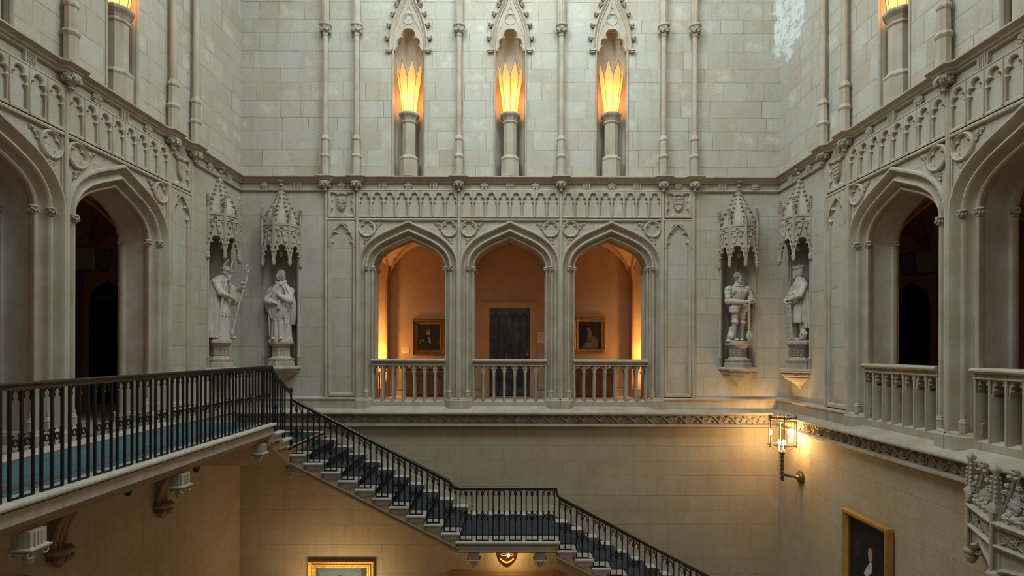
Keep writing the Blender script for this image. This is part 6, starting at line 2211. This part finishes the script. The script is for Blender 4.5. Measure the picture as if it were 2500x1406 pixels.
# ------------------------------------------------------------------ stone porch canopy on the right wall
P = [Vector((6.47, -5.97, 0)), Vector((6.17, -6.09, 0)), Vector((5.80, -6.90, 0)), Vector((5.80, -8.10, 0)), Vector((6.17, -8.91, 0)), Vector((6.47, -9.03, 0))]
root = put('porch_canopy', None, None, T_((6.47, -7.50, 0)))
tag(root, 'ornate stone canopy with pinnacles and leaf cresting at the bottom right', 'canopy')
PO = T_((-6.47, 7.50, 0))
for k in range(5):
    a, c2 = P[k], P[k + 1]
    L = (c2 - a).length
    m = (a + c2) / 2
    F = PO @ T_(m) @ Matrix.Rotation(atan2(c2.y - a.y, c2.x - a.x), 4, 'Z')
    h = L / 2
    ap = arch(h - .05, min(.26, h * .75), 3.62, 10, sl=.9)
    b = MB()
    b.plate([(-h, 3.62), (-h + .05, 3.62)] + list(reversed(ap))[1:-1] + [(h - .05, 3.62), (h, 3.62), (h, 4.28), (-h, 4.28)], [], -.0, .09)
    b.sweep([(h, 0), (-h, 0)], [(-.09 + .06, 3.955), (.05, 3.955), (.065, 3.985), (.04, 4.0), (.0, 4.01)], plane='xy')
    b.sweep([(h, 0), (-h, 0)], [(-.03, 4.19), (.03, 4.19), (.065, 4.225), (.075, 4.25), (.05, 4.275), (-.03, 4.285)], plane='xy')
    b.sweep(ap, [(-.03, .0), (-.03, -.03), (0, -.045), (.03, -.02), (.03, .03)])
    put('arched_face', b.mesh('arched_face', m_stone2, 30), root, F)
    # lattice band with roses
    n = max(1, round(L / .48))
    for j in range(n):
        q = MB()
        x0, x1 = -h + .06 + (L - .12) / n * j, -h + .06 + (L - .12) / n * (j + 1)
        xm = (x0 + x1) / 2
        for s in (1, -1):
            q.tube([(x0, -.012, 4.095 - s * .085), (x1, -.012, 4.095 + s * .085)], .011, 5)
        q.sweep(circ(.055, xm, 4.095, 16), rollring(.010, 6, 0, -.014), closed=True)
        q.blob((xm, -.014, 4.095), (.03, .02, .03), .3, j, 1)
        for e in range(14):
            q.blob((x0 + (x1 - x0) * (e + .5) / 14, -.0, 4.095 + (.055 if e % 2 else -.055)), (.022, .014, .02), .4, e, 1)
        put('lattice_panel', q.mesh('lattice_panel', m_stone2, 30), root, F)
    # cusped tracery hanging in the arch
    q = MB()
    for s in (1, -1):
        q.tube([(s * (h - .06) * (1 - t), .03, 3.64 + .22 * t ** .6 - .09 * sin(pi * t)) for t in [i / 12 for i in range(13)]], .016, 5)
        q.tube([(s * (h - .06) * (1 - t * 1.5), .03, 3.63 + .2 * t) for t in [i / 12 for i in range(9)]], .013, 5)
        for e in range(6):
            t = (e + .6) / 7
            q.blob((s * (h - .06) * (1 - t), .03, 3.61 + .22 * t ** .6 - .09 * sin(pi * t)), (.022, .018, .024), .4, e, 1)
    put('cusped_tracery', q.mesh('cusped_tracery', m_stone2, 40), root, F)
    # leaf cresting
    n = max(1, round(L / .20))
    for j in range(n):
        q = MB()
        x = -h + .08 + (L - .16) * (j + .5) / n
        q.plate(quatrefoil(.085, x, 4.345, .60, .38, 4, 40, ph=pi / 2), [], -.014, .014)
        q.box(x - .02, x + .02, -.02, .02, 4.26, 4.32)
        q.blob((x, -.01, 4.345), (.028, .025, .028), .2, j, 2)
        for e in range(4):
            q.blob((x + .05 * cos(e * pi / 2), -.008, 4.345 + .05 * sin(e * pi / 2)), (.026, .018, .026), .3, e, 2)
        put('crest_leaf', q.mesh('crest_leaf', m_step, 50), root, F)
for k, p in enumerate(P):
    b = MB()
    b.lathe([(.045, 3.66), (.045, 4.40)], 4, ph=pi / 4)
    b.lathe([(.022, 3.66), (.022, 4.38)], 8, (-.05, 0, 0)); b.lathe([(.022, 3.66), (.022, 4.38)], 8, (0, -.05, 0)); b.lathe([(.022, 3.66), (.022, 4.38)], 8, (0, .05, 0))
    put('pier', b.mesh('pier', m_stone2, 20), root, PO @ T_(p))
    b = MB(); b.lathe([(.02, 3.46), (.05, 3.48), (.055, 3.51), (.075, 3.53), (.08, 3.56), (.07, 3.58), (.095, 3.61), (.095, 3.64), (.07, 3.67), (.05, 3.69)], 10)
    put('pendant', b.mesh('pendant', m_stone2, 40), root, PO @ T_(p))
    if k in (0, 5):
        continue
    b = MB()
    b.lathe([(.07, 4.37), (.085, 4.44), (.045, 4.50), (.045, 4.50), (.03, 4.84), (.05, 4.86), (.06, 4.89), (.04, 4.92), (.01, 4.95)], 4, ph=pi / 4)
    for e in range(6):
        for a in range(4):
            b.blob(((.052 - .003 * e) * cos(a * pi / 2 + pi / 4), (.052 - .003 * e) * sin(a * pi / 2 + pi / 4), 4.52 + .055 * e), (.017, .017, .02), .3, e, 2)
    put('pinnacle', b.mesh('pinnacle', m_step, 50), root, PO @ T_(p))
# crocketed gablets against the wall, above the canopy roof
for y in (-6.35, -6.80, -7.25, -7.75, -8.2, -8.65):
    b = MB()
    for s in (1, -1):
        b.tube([(-.05, s * .20 * (1 - t), 4.30 + .50 * t ** 1.4) for t in [i / 8 for i in range(9)]], .026, 6)
        for e in range(6):
            t = (e + .5) / 6
            b.blob((-.08, s * (.20 * (1 - t) + .03), 4.32 + .50 * t ** 1.4), .030, .45, e, 1)
    b.blob((-.06, 0, 4.84), (.04, .05, .04), .4, 2, 2)
    b.blob((-.04, 0, 4.42), (.04, .10, .10), .4, 4, 2)
    put('gablet', b.mesh('gablet', m_stone2, 70), root, PO @ T_((6.18, y, 0)))
b = MB()
b.loft([[(p.x, p.y, z) for p in P] for z in (4.26, 4.30)])
put('roof', b.mesh('roof', m_step, 0), root, PO)
# jamb shafts of the doorway below
for y in (-6.62, -6.80, -8.20, -8.38):
    b = MB(); b.lathe([(.07, Z0), (.07, 3.55)], 10, (-.06, 0, 0)); b.lathe([(.035, Z0), (.035, 3.55)], 8, (-.15, .03, 0))
    put('jamb_shaft', b.mesh('jamb_shaft', m_stone, 40), root, PO @ T_((6.47, y, 0)))
b = MB(); b.plate([(-.58, Z0), (.58, Z0)] + arch(.58, .42, 2.95, 10, sl=.6), [], -.02, 0)
structure('door_5', b.mesh('door_5', m_wood, 0), T_((6.47, -7.50, 0)) @ RW0)
